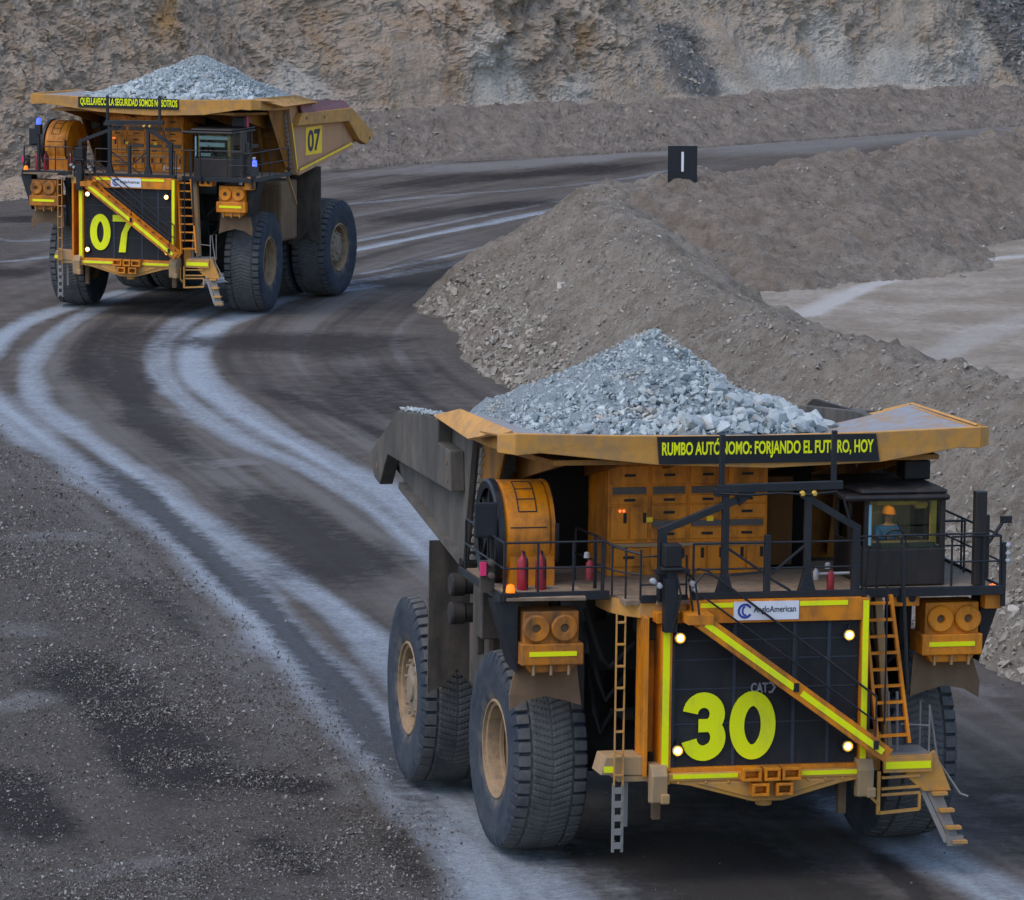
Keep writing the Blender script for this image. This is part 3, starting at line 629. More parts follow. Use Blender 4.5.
def make_wheel(parent, loc, side, steer, front):
    """side +1 = outer face towards the truck's left; the wheel's own mesh is its hub, with rim and tyre as sub-parts"""
    h = MB()
    if front:
        h.lathe([(.80, -.22), (.60, -.3), (.36, -.3), (.34, -.06), (.26, .02), (.001, .02)], (0, 0, 0), 'y', 36)
        for k in range(20): h.cyl((.69*math.cos(k*PI/10), 0, .69*math.sin(k*PI/10)), .035, -.27, -.2, 'y', 6)
    else:
        h.lathe([(.82, .30), (.66, .34), (.64, .52), (.50, .58), (.30, .59), (.28, .64), (.001, .64)], (0, 0, 0), 'y', 36)
        for k in range(28): h.cyl((.735*math.cos(k*PI/14), 0, .735*math.sin(k*PI/14)), .03, .31, .39, 'y', 6)
        for k in range(12): h.cyl((.57*math.cos(k*PI/6), 0, .57*math.sin(k*PI/6)), .04, .55, .62, 'y', 6)
    w = h.build('wheel', M['hub'], parent, True); w.location = loc; w.rotation_euler = (0, random.uniform(0, 6), (0 if side > 0 else PI) + steer)
    MB().lathe([(.985, .60), (1.0, .66), (.975, .685), (.945, .68), (.935, .62), (.87, .605), (.855, .56), (.84, .36), (.80, .34), (.79, .28), (.83, .25), (.82, -.1), (.78, -.25), (.80, -.5), (.95, -.62), (.985, -.62)], (0, 0, 0), 'y', 56).build('rim', M['rim'], w, True)
    t = bpy.data.objects.new('tyre', TYRE); COL.objects.link(t); t.parent = w; t.rotation_euler = (0, random.uniform(0, 6), 0)
    return w

def railing(parent, paths, m='navy', r=.024, name='handrail', h=1.05, mids=(.55,)):
    mb = MB()
    for pts in paths:
        P = [Vector(p) for p in pts]
        mb.tube([p+Vector((0,0,h)) for p in P], r)
        for k in mids: mb.tube([p+Vector((0,0,k)) for p in P], r*.85)
        for p in P: mb.tube([p, p+Vector((0,0,h))], r)
    return mb.build(name, M[m], parent, True)
def ladder(parent, a0, a1, b0, b1, n, name, m, side=(.05,.1), rung=.03):
    """a0-b0 bottoms, a1-b1 tops of the two stiles"""
    mb = MB(); mb.bar(a0, a1, side[0], side[1], (1,0,0)); mb.bar(b0, b1, side[0], side[1], (1,0,0))
    for k in range(n):
        t = (k+.5)/n; mb.bar(Vector(a0).lerp(Vector(a1), t), Vector(b0).lerp(Vector(b1), t), .10, rung*1.6)
    return mb.build(name, M[m], parent)
def tape(parent, *boxes, m='tape', name='reflective_strip'):
    for b in boxes:
        mb = MB(); mb.box(*b); mb.build(name, M[m], parent)

# ------------------------------------------------------------------ the haul truck
def make_truck(loc, yaw, roll, cfg):
    T = thing('haul_truck', (loc[0], loc[1], 0), yaw-PI/2, roll)
    tag(T, cfg['label'], 'haul truck', 'loaded mining haul trucks')
    Y_, B_, N_ = M['yellow'], M['black'], M['navy']
    # ---- chassis
    mb = MB()
    for s in (-1, 1):
        mb.box(-10.2, 3.3, s*.75-.28, s*.75+.28, 1.9, 3.0); mb.box(-9.6, -3.4, s*1.0-.25, s*1.0+.25, 2.6, 4.4)
        mb.cyl((0, s*2.55, 0), .42, 1.9, 4.3, 'z', 20); mb.cyl((0, s*2.55, 0), .33, 4.2, 5.3, 'z', 20)
        mb.cyl((-5.8, s*1.2, 0), .24, 2.6, 4.9, 'z', 14)
    mb.box(-2.8, -1.9, -2.2, 2.2, 2.4, 3.2); mb.box(2.4, 3.4, -2.2, 2.2, 1.9, 2.5); mb.box(-.5, .5, -2.7, 2.7, 3.6, 4.6)
    mb.build('chassis', M['grime'], T, False, .03)
    mb = MB(); mb.cyl((-7.1, 0, 2), .95, -3.3, 3.3, 'y', 28)
    mb.lathe([(.3, -1.2), (1.25, -.8), (1.25, .8), (.3, 1.2)], (-7.1, 0, 2), 'y', 28); mb.build('rear_axle', M['grime'], T, True); mb = MB(); mb.cyl((0, 0, 2), .5, -3.7, 3.7, 'y', 18); mb.tube([(.5, -2.5, 1.75), (.6, 0, 1.7), (.5, 2.5, 1.75)], .09, 8)
    mb.build('front_axle', M['grime'], T, True)
    mb = MB(); mb.box(.2, 3.3, -1.5, 1.5, 2.3, 5.35); mb.box(-1.6, .2, -1.2, 1.2, 2.4, 4.9); mb.box(2.2, 3.45, -2.25, 2.25, 4.7, 5.35)
    for k in range(6): mb.cyl((.6+k*.45, 0, 0), .09, 2.5, 5.2, 'z', 8)
    for s in (-1, 1): mb.tube([(3.2, s*1.9, 4.6), (2.9, s*1.95, 3.5), (2.6, s*1.8, 2.5)], .14, 8); mb.tube([(2.8, s*2.2, 4.8), (2.2, s*2.1, 3.4), (1.6, s*1.8, 2.6)], .08, 8)
    mb.build('engine', M['grime'], T, False, .03)
    # hydraulic and fuel tanks along the flanks
    for s, nm in ((-1, 'hydraulic_tank'), (1, 'fuel_tank')):
        mb = MB(); mb.box(-3.9, -2.1, s*2.6 if s > 0 else -4.15, 4.15 if s > 0 else -2.6, 2.6, 5.05)
        o = mb.build(nm, M['flap_grey' if s < 0 else 'flap'], T, False, .12)
        mb = MB(); mb.box(-2.09, -2.05, *sorted((s*2.9, s*3.9)), 3.0, 4.8); mb.build('tank_panel', M['flap'], o, False, .01)
    mb = MB(); mb.box(-1.75, -.9, -4.55, -3.5, 4.05, 5.35); mb.box(-1.9, -1.75, -4.45, -4.3, 3.6, 5.4); mb.build('accumulator_box', M['flap_grey'], T, False, .03)
    for z in (4.95, 4.37):
        mb = MB(); mb.lathe([(.001, -4.90), (.20, -4.90), (.235, -4.86), (.235, -4.62), (.20, -4.58), (.20, -4.3), (.14, -4.22), (.14, -3.9)], (-2.35, 0, z), 'y', 20); mb.build('accumulator', M['grime'], T, True)
    # ---- wheels
    for s in (-1, 1):
        make_wheel(T, (0, s*3.79, 2.0), s, cfg['steer'], True)
        make_wheel(T, (-7.1, s*4.06, 2.0), s, 0, False); make_wheel(T, (-7.1, s*2.42, 2.0), s, 0, False)
    # ---- front: radiator, frame, bumper
    mb = MB(); mb.box(3.40, 3.78, -1.88, 1.88, 2.2, 5.1); g = mb.build('radiator', M['grilleblack'], T)
    mb = MB()
    for y in (-1.84, -.62, .58, 1.28): mb.box(3.78, 3.80, y-.035, y+.035, 2.25, 5.05)
    for z in (4.35, 4.72, 3.78, 3.1): mb.box(3.78, 3.795, -1.86, 1.86, z-.012, z+.012)
    mb.build('grille_bars', M['grilleline'], g)
    mb = MB()
    for k in range(58): z = 2.32+k*.048; mb.box(3.78, 3.786, -1.85, 1.85, z, z+.02)
    mb.build('grille_mesh', M['grilleblack'], g)
    fr = MB()
    for s in (-1, 1):
        fr.box(3.2, 3.92, 1.895, 2.05, 2.2, 5.5) if s > 0 else fr.box(3.2, 3.92, -2.10, -1.89, 2.2, 5.08)
    fr.box(3.2, 3.86, -2.42, -2.34, 2.1, 5.2); fr.box(3.15, 3.35, -2.34, -2.1, 2.1, 5.2)
    fr.box(3.3, 3.93, -1.50, 1.895, 5.08, 5.52); fr.box(3.3, 3.88, -2.2, -1.51, 5.09, 5.30); fr.box(3.5, 3.90, -1.885, 1.885, 2.18, 2.26)
    for z in (5.15, 5.30): fr.cyl((0, -1.62, z), .028, 3.87, 3.91, 'x', 6); fr.cyl((0, -2.0, z-.05), .05, 3.87, 3.91, 'x', 8)
    for k in range(9): fr.cyl((0, -1.915, 2.5+k*.31), .016, 3.91, 3.935, 'x', 6); fr.cyl((0, 1.905, 2.5+k*.33), .016, 3.91, 3.935, 'x', 6)
    f = fr.build('grille_frame', Y_, T, False, .015)
    tape(f, (3.922, 3.934, -2.075, -1.94, 2.27, 5.06), (3.922, 3.934, 1.915, 2.03, 2.27, 5.46), (3.932, 3.944, -1.35, -.70, 5.385, 5.475), (3.932, 3.944, .63, 1.60, 5.385, 5.475))
    sg = MB(); sg.box(3.932, 3.955, -.69, .61, 5.13, 5.49); sb = sg.build('company_sign', M['white'], T)
    e = MB(); ribbon(e, arc(-.47, 5.31, .125, .125, 30, 330, 18), .045, 3.956, .006); ribbon(e, arc(-.47, 5.31, .05, .08, 90, 300, 10), .035, 3.956, .006); e.build('sign_emblem', M['blue'], sb)
    text_part('sign_lettering', 'AngloAmerican', M['ink'], sb, 3.956, -.30, .55, 5.24, 5.40, .012, .004)
    if cfg['num'] == '30':
        text_part('emblem', 'CAT', M['grey_text'], g, 3.80, -.28, .06, 3.68, 3.88, .03, .02)
        mb = MB(); ribbon(mb, [(.08, 3.87), (.14, 3.87), (.20, 3.78), (.14, 3.69), (.08, 3.69)], .04, 3.80, .02); mb.build('emblem_badge', M['grey_text'], g)
        mb = MB(); digit(mb, '3', -1.66, -.78, 2.38, 3.72, 3.815, .30); mb.build('unit_number', M['tape'], g, label='large yellow 3 of the number 30')
        mb = MB(); digit(mb, '0', -.70, .22, 2.38, 3.72, 3.815, .29); mb.build('unit_number', M['tape'], g, label='large yellow 0 of the number 30')
    else:
        mb = MB(); digit(mb, '0', -1.64, -.76, 2.58, 4.02, 3.815, .29); mb.build('unit_number', M['tape'], g, label='large yellow 0 of the number 07')
        mb = MB(); digit(mb, '7', -.66, .22, 2.53, 4.0, 3.815, .27); mb.build('unit_number', M['tape'], g, label='large yellow 7 of the number 07')
    for y, z in ((-1.73, 4.80), (-1.74, 2.60), (1.66, 4.78), (1.68, 2.59)):
        mb = MB(); mb.lathe([(.001, 3.78), (.10, 3.80), (.13, 3.88), (.12, 3.90)], (0, y, z), 'x', 18); mb.box(3.8, 3.86, y-.03, y+.03, z+.1, z+.2); h = mb.build('headlight', B_, T, True)
        MB().lathe([(.058, 3.885), (.045, 3.905), (.001, 3.915)], (0, y, z), 'x', 18).build('lamp_lens', M['lamp'], h, True); MB().lathe([(.058, 3.884), (.098, 3.898)], (0, y, z), 'x', 20).build('lamp_halo', M['lampglow'], h, True)  # outer ring is the headlight's halo, modelled as a glowing surface
    bp = MB()
    bp.prism([(3.35, -2.05, 2.18), (3.35, 2.05, 2.18), (3.35, 2.05, 1.98), (3.35, 1.55, 1.90), (3.35, .35, 1.58), (3.35, -.25, 1.58), (3.35, -1.5, 1.92), (3.35, -2.05, 2.0)], (.62, 0, 0))
    bp.box(3.97, 4.0, -1.95, 1.95, 2.02, 2.17)
    bp.prism([(3.97, -1.4, 1.98), (3.97, 1.4, 1.98), (3.97, .3, 1.66), (3.97, -.3, 1.66)], (.03, 0, 0)); bp.cyl((3.7, .05, 0), .16, 1.46, 1.62, 'z', 14)
    for y in (-1.95, -1.75, -1.2, -.75, .85, 1.2, 1.55, 1.9): bp.cyl((0, y, 1.99), .03, 3.99, 4.03, 'x', 6)
    b = bp.build('front_bumper', M['yellow_dusty'], T, False, .02)
    tape(b, (4.002, 4.012, -1.86, -.56, 2.07, 2.155), (4.002, 4.012, .70, 1.86, 2.07, 2.155))
    for y0, y1, z0, z1 in ((-.52,-.14,2.02,2.27), (-.08,.24,2.02,2.27), (.28,.66,2.02,2.27), (-.32,.02,1.72,1.97), (.16,.5,1.72,1.97)):
        mb = MB(); t = .055
        mb.box(3.9, 4.22, y0, y1, z1-t, z1); mb.box(3.9, 4.22, y0, y1, z0, z0+t); mb.box(3.9, 4.22, y0, y0+t, z0+t, z1-t); mb.box(3.9, 4.22, y1-t, y1, z0+t, z1-t); mb.box(4.0, 4.02, y0+t, y1-t, z0+t, z1-t)
        mb.build('tow_box', Y_, b, False, .008)
    for s in (-1, 1):
        mb = MB(); c = -2.14 if s < 0 else 2.0
        mb.prism([(3.55, c-.16, 2.35), (4.0, c-.16, 2.35), (4.12, c-.16, 2.15), (4.08, c-.16, 1.62), (3.8, c-.16, 1.58), (3.78, c-.16, 1.95), (3.5, c-.16, 2.0)], (0, .32, 0)); mb.box(3.9, 4.13, c+.02, c+.2, 1.6, 1.8)
        mb.build('tow_hook', M['tan'], b, False, .03)
    for y in (-2.0, 1.75): mb = MB(); mb.box(3.2, 3.35, y-.08, y+.08, 1.15, 2.0); mb.build('bumper_stay', M['flap'], T, False, .01)
    # ---- diagonal stair across the radiator
    def P(t, x): return Vector((x, -1.47+t*3.78, 5.22-t*2.72))
    st = MB()
    for x in (4.50, 4.02): st.bar(P(0, x), P(1, x), .05, .30, (0, .58, .81))
    for k in range(1, 12):
        p = P(k/12, 4.26); st.box(4.05, 4.47, p.y-.13, p.y+.13, p.z-.02, p.z+.02)
    st.box(3.9, 4.55, -1.75, -1.25, 5.16, 5.34)
    s_ = st.build('stairway', Y_, T)
    mb = MB(); mb.bar(P(.02, 4.531), P(.49, 4.531), .012, .12, (0, .58, .81)); mb.build('reflective_strip', M['tape'], s_)
    mb = MB(); mb.bar(P(.53, 4.531), P(.97, 4.531), .012, .12, (0, .58, .81)); mb.build('reflective_strip', M['tape'], s_)
    for x, lift, n in ((4.50, .98, 2), (4.02, 1.0, 2)):
        mb = MB(); q0, q1 = P(.02, x), P(.93, x); up = Vector((0, 0, lift))
        mb.tube([q0+Vector((0,-.12,.1)), q0+up*.8+Vector((0,-.22,0)), q0+up+Vector((0,-.05,0)), q0+up+Vector((0,.15,-.05)), q1+up], .022); mb.tube([q0+up*.5, q1+up*.5], .018)
        for t in (.5, .93): mb.tube([P(t, x), P(t, x)+up], .02)
        mb.build('stair_handrail', N_, s_, True)
    for t in (.5, .93): mb = MB(); mb.box(4.47, 4.56, P(t, 0).y-.05, P(t, 0).y+.05, P(t, 0).z-.05, P(t, 0).z+.12); mb.build('rail_clamp', B_, s_)
    # ---- right hand side as seen: upright ladder, landing, folding ladder
    ladder(T, (3.85, 2.29, 2.6), (3.55, 2.03, 5.5), (3.85, 2.93, 2.62), (3.55, 2.58, 5.5), 9, 'upper_ladder', 'yellow', (.06, .12), .03)
    mb = MB(); mb.bar((3.1, 2.72, 2.4), (2.9, 2.5, 5.45), .16, .22, (1,0,0)); mb.build('ladder_post', M['tan'], T, False, .02)
    mb = MB(); mb.tube([(3.8, 2.42, 5.3), (3.85, 2.42, 6.5), (3.85, 2.42, 3.0)], .02); mb.tube([(3.85, 2.70, 6.5), (3.92, 2.82, 4.2), (3.92, 2.86, 3.7)], .035); mb.tube([(3.7, 2.02, 5.4), (3.75, 2.06, 6.45)], .022); mb.build('grab_rail', N_, T, True)
    pl = MB(); pl.box(2.9, 3.78, 2.46, 3.42, 2.30, 2.36); pl.box(3.72, 3.80, 2.44, 3.44, 2.02, 2.32); pl.prism([(3.6, 3.40, 2.36), (3.6, 3.52, 2.42), (3.6, 3.86, 1.62), (3.6, 3.30, 1.62), (3.6, 2.9, 1.95)], (.12, 0, 0)); pl.box(3.0, 3.4, 2.2, 2.5, 2.0, 2.75)
    l = pl.build('boarding_platform', M['yellow_dusty'], T, False, .01)
    tape(l, (3.803, 3.815, 2.48, 3.40, 2.10, 2.24)); mb = MB(); mb.box(2.92, 3.70, 2.52, 3.40, 2.362, 2.40); mb.build('tread_plate', M['steel'], l)
    mb = MB()
    for y in (2.62, 2.80): mb.tube([(3.5, y, 2.38), (3.45, y, 3.2), (3.35, y+.02, 3.55)], .03)
    mb.tube([(3.6, 3.42, 2.38), (3.6, 3.42, 3.3), (3.0, 3.42, 3.3), (3.0, 3.42, 2.38)], .02); mb.tube([(3.6, 3.42, 2.9), (3.6, 2.82, 2.95)], .018); mb.tube([(3.5, 3.44, 3.3), (3.55, 3.62, 2.2), (3.7, 4.05, 1.55), (3.75, 4.2, 1.5)], .022); mb.build('platform_handrail', M['steel'], l, True)
    mb = MB()
    for z in (1.92, 1.70, 1.58): mb.bar((3.75, 2.42, z), (3.75, 3.2, z+.03), .05, .05)
    mb.bar((3.75, 3.2, 1.60), (3.75, 3.2, 1.28), .05, .05); mb.bar((3.75, 3.2, 1.28), (3.75, 2.36, 1.22), .05, .06); mb.bar((3.75, 2.36, 1.20), (3.75, 2.36, 2.05), .07, .05); mb.bar((3.75, 2.2, 2.0), (3.75, 2.2, 1.55), .05, .05); mb.bar((3.75, 2.2, 1.55), (3.75, 2.36, 1.4), .05, .05)
    mb.build('step_frame', M['yellow_dusty'], T)
    mb = MB(); mb.prism([(3.62, 3.22, 1.66), (3.62, 3.32, 1.66), (3.85, 3.80, .62), (3.85, 3.68, .62)], (.05, 0, 0)); mb.prism([(3.62, 3.34, 1.66), (3.62, 3.66, 1.66), (3.85, 4.02, .62), (3.85, 3.82, .62)], (.03, 0, 0)); mb.box(3.8, 3.95, 3.74, 4.06, .56, .76)
    fl = mb.build('folding_ladder', M['steel'], T)
    mb = MB()
    for t in (.03, .36, .7, .98): mb.box(3.66+t*.22, 3.84+t*.22, 3.44+t*.40, 3.74+t*.38, 1.58-t*.98, 1.64-t*.98)
    mb.build('ladder_step', M['yellow_dusty'], fl)
    # ---- left narrow ladder and its step box
    ladder(T, (3.9, -3.0, 1.95), (3.9, -3.0, 5.35), (3.9, -2.83, 1.95), (3.9, -2.83, 5.35), 8, 'narrow_ladder', 'yellow_dusty', (.025, .05), .02)
    mb = MB(); mb.box(3.86, 3.90, -3.03, -2.98, .65, 2.0); mb.box(3.86, 3.90, -2.85, -2.80, .65, 2.0)
    for k in range(5): mb.box(3.85, 3.92, -2.99, -2.84, .72+k*.27, .84+k*.27)
    mb.box(3.6, 3.66, -2.75, -2.66, 1.1, 2.1); mb.build('drop_ladder', M['steel'], T)
    mb = MB(); mb.prism([(3.1, -3.25, 2.15), (3.1, -3.15, 2.50), (3.1, -2.42, 2.50), (3.1, -2.35, 2.12)], (.72, 0, 0)); mb.box(3.1, 3.8, -2.9, -2.1, 2.0, 2.12); bx = mb.build('step_box', M['tan'], T, False, .02)
    tape(bx, (3.823, 3.833, -3.19, -3.0, 2.2, 2.32))
    # ---- suspension pods with paired round covers, one per side
    for s in (-1, 1):
        def yy(a, b): return sorted((s*a, s*b))
        pd = MB(); pd.box(2.25, 2.92, *yy(3.50, 4.60), 4.55, 5.22); pd.box(2.2, 3.02, *yy(3.42, 4.66), 4.18, 4.60); pd.prism([(2.4, s*3.55, 4.18), (2.4, s*4.55, 4.18), (2.4, s*4.45, 4.02), (2.4, s*3.65, 4.02)], (.5, 0, 0))
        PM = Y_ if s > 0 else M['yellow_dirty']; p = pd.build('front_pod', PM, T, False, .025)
        for y in (3.80, 4.36):
            mb = MB(); mb.lathe([(.075, 2.96), (.09, 3.02), (.235, 3.03), (.265, 3.0), (.265, 2.9)], (0, s*y, 4.90), 'x', 28); mb.build('round_cover', PM, p, True)
            MB().lathe([(.001, 2.94), (.078, 2.94), (.078, 2.97)], (0, s*y, 4.90), 'x', 16).build('cover_hole', M['flap'], p)
        tape(p, (3.022, 3.034, *yy(3.56, 4.50), 4.36, 4.45))
        for y in (3.7, 4.05, 4.4): mb = MB(); mb.cyl((2.95, s*y, 0), .03, 3.98, 4.2, 'z', 8); mb.build('bolt', M['tan'], p)
        mb = MB(); mb.prism([(2.4, s*3.42, 4.12), (2.4, s*4.62, 4.12), (2.5, s*4.78, 3.55), (2.5, s*4.76, 3.24), (2.5, s*4.45, 3.42), (2.5, s*4.05, 3.50), (2.5, s*3.65, 3.40), (2.5, s*3.34, 3.30)], (.05, 0, 0)); mb.build('mud_flap', M['flap'], T)
        mb = MB(); mb.prism([(2.2, s*4.68, 5.40), (2.2, s*5.15, 5.40), (1.9, s*4.72, 4.1), (2.2, s*4.68, 4.0)], (.55, 0, 0)); mb.build('pod_gusset', N_ if s < 0 else B_, T)
        mb = MB(); mb.prism([(1.2, s*3.2, 5.3), (1.2, s*3.46, 5.3), (1.2, s*3.40, 3.4), (1.2, s*3.2, 3.2)], (1.0, 0, 0))
        mb.build('pod_bracket', N_ if s < 0 else B_, T)
    mb = MB(); mb.plate([(2.95, -4.95, 5.47), (3.05, -3.40, 5.47), (2.35, -3.40, 5.58), (2.35, -4.95, 5.58)], .06); mb.build('pod_hood', M['deck'], T)
    mb = MB(); mb.box(2.75, 3.15, 2.75, 3.30, 5.2, 5.5); h = mb.build('lifting_bracket', Y_, T, False, .01)
    for y in (2.9, 3.15): mb = MB(); mb.cyl((0, y, 5.35), .075, 3.145, 3.16, 'x', 14); mb.build('bracket_hole', B_, h)
    for y, bb in ((4.84, (2.8, 3.1, 4.66, 5.02, 5.1, 5.42)), (-4.86, (2.7, 2.95, -5.0, -4.7, 5.5, 5.6))):
        mb = MB(); mb.box(*bb); o = mb.build('marker_mount', Y_ if y > 0 else B_, T, False, .02)
        MB().lathe([(.001, bb[5]+.17), (.07, bb[5]+.14), (.09, bb[5]+.05), (.09, bb[5])], ((bb[0]+bb[1])/2+.05, y, 0), 'z', 14).build('marker_light', M['amber'], o, True)
    # ---- deck
    dk = MB(); dk.box(-.2, 3.70, -2.15, 2.12, 5.42, 5.5); dk.box(-.9, 2.85, -5.0, -2.15, 5.43, 5.505); dk.box(-.9, 3.15, 2.12, 5.0, 5.43, 5.505); dk.box(2.0, 3.55, -2.75, -2.15, 5.40, 5.495)
    d = dk.build('deck', M['deck'], T)
    mb = MB(); mb.box(3.70, 3.80, -1.5, 2.0, 5.525, 5.65); mb.box(3.15, 3.25, 2.05, 5.02, 5.40, 5.58); mb.box(2.85, 2.93, -5.02, -2.9, 5.43, 5.60); mb.box(3.55, 3.63, -2.45, -1.52, 5.45, 5.60); mb.box(-.9, 3.15, 5.0, 5.05, 5.40, 5.56); mb.box(-.9, 2.85, -5.05, -5.0, 5.40, 5.56); mb.build('deck_edge', N_, d, False, .008)
    # curved skirt at the left front corner
    pts = [(2.0, -2.95), (2.4, -2.93), (2.9, -2.85), (3.3, -2.68), (3.55, -2.45), (3.6, -2.05), (3.6, -1.55)]
    mb = MB(); n = len(pts); v = [(x, y, 5.16) for x, y in pts] + [(x, y, 5.46) for x, y in pts] + [(x-.06, y+.05, 5.16) for x, y in pts] + [(x-.06, y+.05, 5.46) for x, y in pts]; fcs = []
    for i in range(n-1): fcs += [(i, i+1, n+i+1, n+i), (2*n+i, 3*n+i, 3*n+i+1, 2*n+i+1), (n+i, n+i+1, 3*n+i+1, 3*n+i), (i, 2*n+i, 2*n+i+1, i+1)]
    mb.add(v, fcs).build('deck_skirt', M['yellow_dusty'], d, True)
    mb = MB(); P5 = [Vector((x, y, 5.5)) for x, y in pts]; U = Vector((0, 0, 1))
    mb.tube([P5[0]+U*1.05]+[p+U*(1.02-.04*i) for i, p in enumerate(P5[1:5])], .026); mb.tube([p+U*.5 for p in P5[:5]], .02)
    for p in P5[:5]: mb.tube([p, p+U*.98], .022)
    mb.tube([P5[4]+U*.1, P5[4]+U*.84, P5[5]+U*.86, P5[6]+U*.86, P5[6]], .022); mb.tube([P5[4]+U*.3, P5[6]+U*.3], .02); mb.build('corner_handrail', N_, T, True)
    railing(T, [[(2.8, -4.95, 5.5), (2.8, -4.3, 5.5), (2.8, -3.6, 5.5), (2.8, -3.0, 5.5)], [(2.8, -4.97, 5.5), (1.4, -4.97, 5.5), (-.6, -4.97, 5.5)], [(.9, -3.1, 5.5), (2.0, -2.98, 5.5)]])
    railing(T, [[(3.12, 3.95, 5.5), (3.12, 4.6, 5.5), (3.12, 4.95, 5.5), (2.0, 4.97, 5.5), (.6, 4.97, 5.5), (-.8, 4.97, 5.5)], [(1.0, 4.1, 5.5), (1.0, 4.9, 5.5)]])
    railing(T, [[(3.72, -1.45, 5.55), (3.72, -.02, 5.55), (3.72, 1.95, 5.55)]])
    mb = MB(); mb.tube([(3.2, 1.95, 6.6), (3.2, 4.6, 6.62)], .022); mb.tube([(3.2, 2.4, 5.55), (3.2, 2.4, 6.6)], .03); mb.tube([(3.3, 2.9, 5.3), (3.3, 2.86, 6.6)], .032); mb.build('cab_guard_rail', N_, T, True)
    # ---- portal of posts and beam in front of the cabinets
    po = MB(); x = 3.72
    for y in (-.83, .82): po.bar((x, y, 5.6), (x, y, 7.62), .13, .13); po.prism([(x-.07, y-.18, 5.62), (x-.07, y+.18, 5.62), (x-.07, y+.07, 6.0), (x-.07, y-.07, 6.0)], (.14, 0, 0))
    po.bar((x, -1.0, 7.66), (x, 1.5, 7.70), .14, .16); po.bar((x, -.92, 7.62), (x, -.92, 8.72), .10, .10); po.bar((x, 1.32, 7.66), (x, 1.32, 8.76), .10, .10); po.box(x-.09, x+.09, -1.06, -.78, 7.52, 7.66)
    po.bar((x, -2.16, 6.85), (x, -.55, 7.46), .12, .13); po.bar((x, -.62, 7.40), (x, -.30, 7.64), .12, .18); po.bar((x, -2.08, 5.5), (x, -2.08, 6.86), .16, .16)
    po.bar((x, .70, 7.52), (x, 1.86, 6.83), .12, .14); po.bar((x, 1.80, 5.5), (x, 1.80, 6.85), .15, .15); po.bar((x, .02, 5.6), (x, .02, 6.75), .12, .12)
    po.bar((x, -.80, 6.52), (x, .0, 5.98), .05, .05); po.bar((x, .80, 6.55), (x, .12, 6.0), .05, .05); po.bar((x, -.05, 5.98), (x, .5, 5.65), .05, .05); po.bar((x, -.7, 5.98), (x, -.05, 6.03), .04, .05)
    pt_ = po.build('deck_portal', N_, T, False, .01)
    for y in (.68, .92): mb = MB(); mb.lathe([(.001, x+.13), (.045, x+.12), (.06, x+.05)], (0, y, 7.55), 'x', 12); mb.build('work_lamp', M['inside'], pt_, True)
    # ---- camera mast at the left front corner
    ms = MB(); ms.bar((4.02, -1.98, 4.95), (4.02, -1.98, 6.0), .26, .22); ms.bar((4.02, -1.98, 5.95), (4.02, -1.98, 6.15), .16, .16); ms.bar((4.02, -2.3, 6.12), (4.02, -1.6, 6.12), .09, .09); mast = ms.build('sensor_mast', N_, T, False, .01)
    mb = MB(); mb.box(3.88, 4.18, -2.14, -1.80, 6.22, 6.66); mb.box(3.95, 4.2, -2.2, -1.74, 6.14, 6.22); mb.build('sensor_head', B_, mast, False, .03)
    for y, z in ((-2.34, 5.95), (-2.22, 5.86), (-1.56, 5.88), (-1.50, 5.78)): mb = MB(); mb.lathe([(.001, 4.16), (.05, 4.15), (.065, 4.05), (.04, 3.95)], (0, y, z), 'x', 12); mb.build('spotlight', M['chrome'], mast, True)
    # ---- electrical cabinets
    cb = MB(); cb.box(-1.2, .46, -2.34, .94, 5.5, 8.0); c = cb.build('electrical_cabinet', Y_, T, False, .01)
    cols = (-2.32, -1.49, -.70, .09, .93)
    for k in range(4):
        y0, y1 = cols[k]+.035, cols[k+1]-.035
        rows = [(7.75, 7.97, 1), (7.32, 7.70, 1), (6.93, 7.10, 1), (6.62, 6.90, 1), (6.22, 6.44, 1), (5.60, 6.16, 2)] if k else [(7.75, 7.97, 1), (7.32, 7.70, 1), (6.93, 7.10, 1), (6.22, 6.88, 2), (5.68, 6.06, 1)]
        for z0, z1, q in rows:
            for j in range(q):
                a = y0+(y1-y0)*j/q+(.02 if j else 0); bb = y0+(y1-y0)*(j+1)/q-(.02 if j < q-1 else 0)
                mb = MB(); mb.box(.46, .50, a, bb, z0, z1); mb.build('cabinet_door', Y_, c, False, .012)
                mb = MB(); m_ = (a+bb)/2
                if q == 1: mb.box(.50, .525, m_-.11, m_+.11, (z0+z1)/2-.025, (z0+z1)/2+.025)
                else: mb.box(.50, .525, bb-.1, bb-.04, z1-.32, z1-.12)
                mb.build('door_handle', B_, c)
        for z0, z1 in ([(7.13, 7.27), (6.47, 6.59)] if k else [(7.13, 7.27)]):
            mb = MB(); mb.box(.46, .49, y0+.04, y1-.04, z0, z1); mb.build('vent', M['vent'], c)
    mb = MB(); mb.box(.46, .54, -2.3, .9, 6.08, 6.15); mb.build('cabinet_ledge', M['tan'], c)
    for y in (-2.1, -2.02): MB().lathe([(.001, .53), (.025, .525), (.03, .50)], (0, y, 6.80), 'x', 10).build('indicator_lamp', M['smallred'], c, True)
    for y, z in ((-1.5, 6.62), (-.25, 6.62)): mb = MB(); mb.box(.50, .51, y-.07, y+.07, z-.05, z+.05); mb.build('warning_label', M['yellowtape'], c)
    mb = MB(); mb.box(-1.0, -.5, 1.15, 1.75, 5.5, 7.3); mb.build('side_cabinet', M['brownpanel'], T, False, .02)
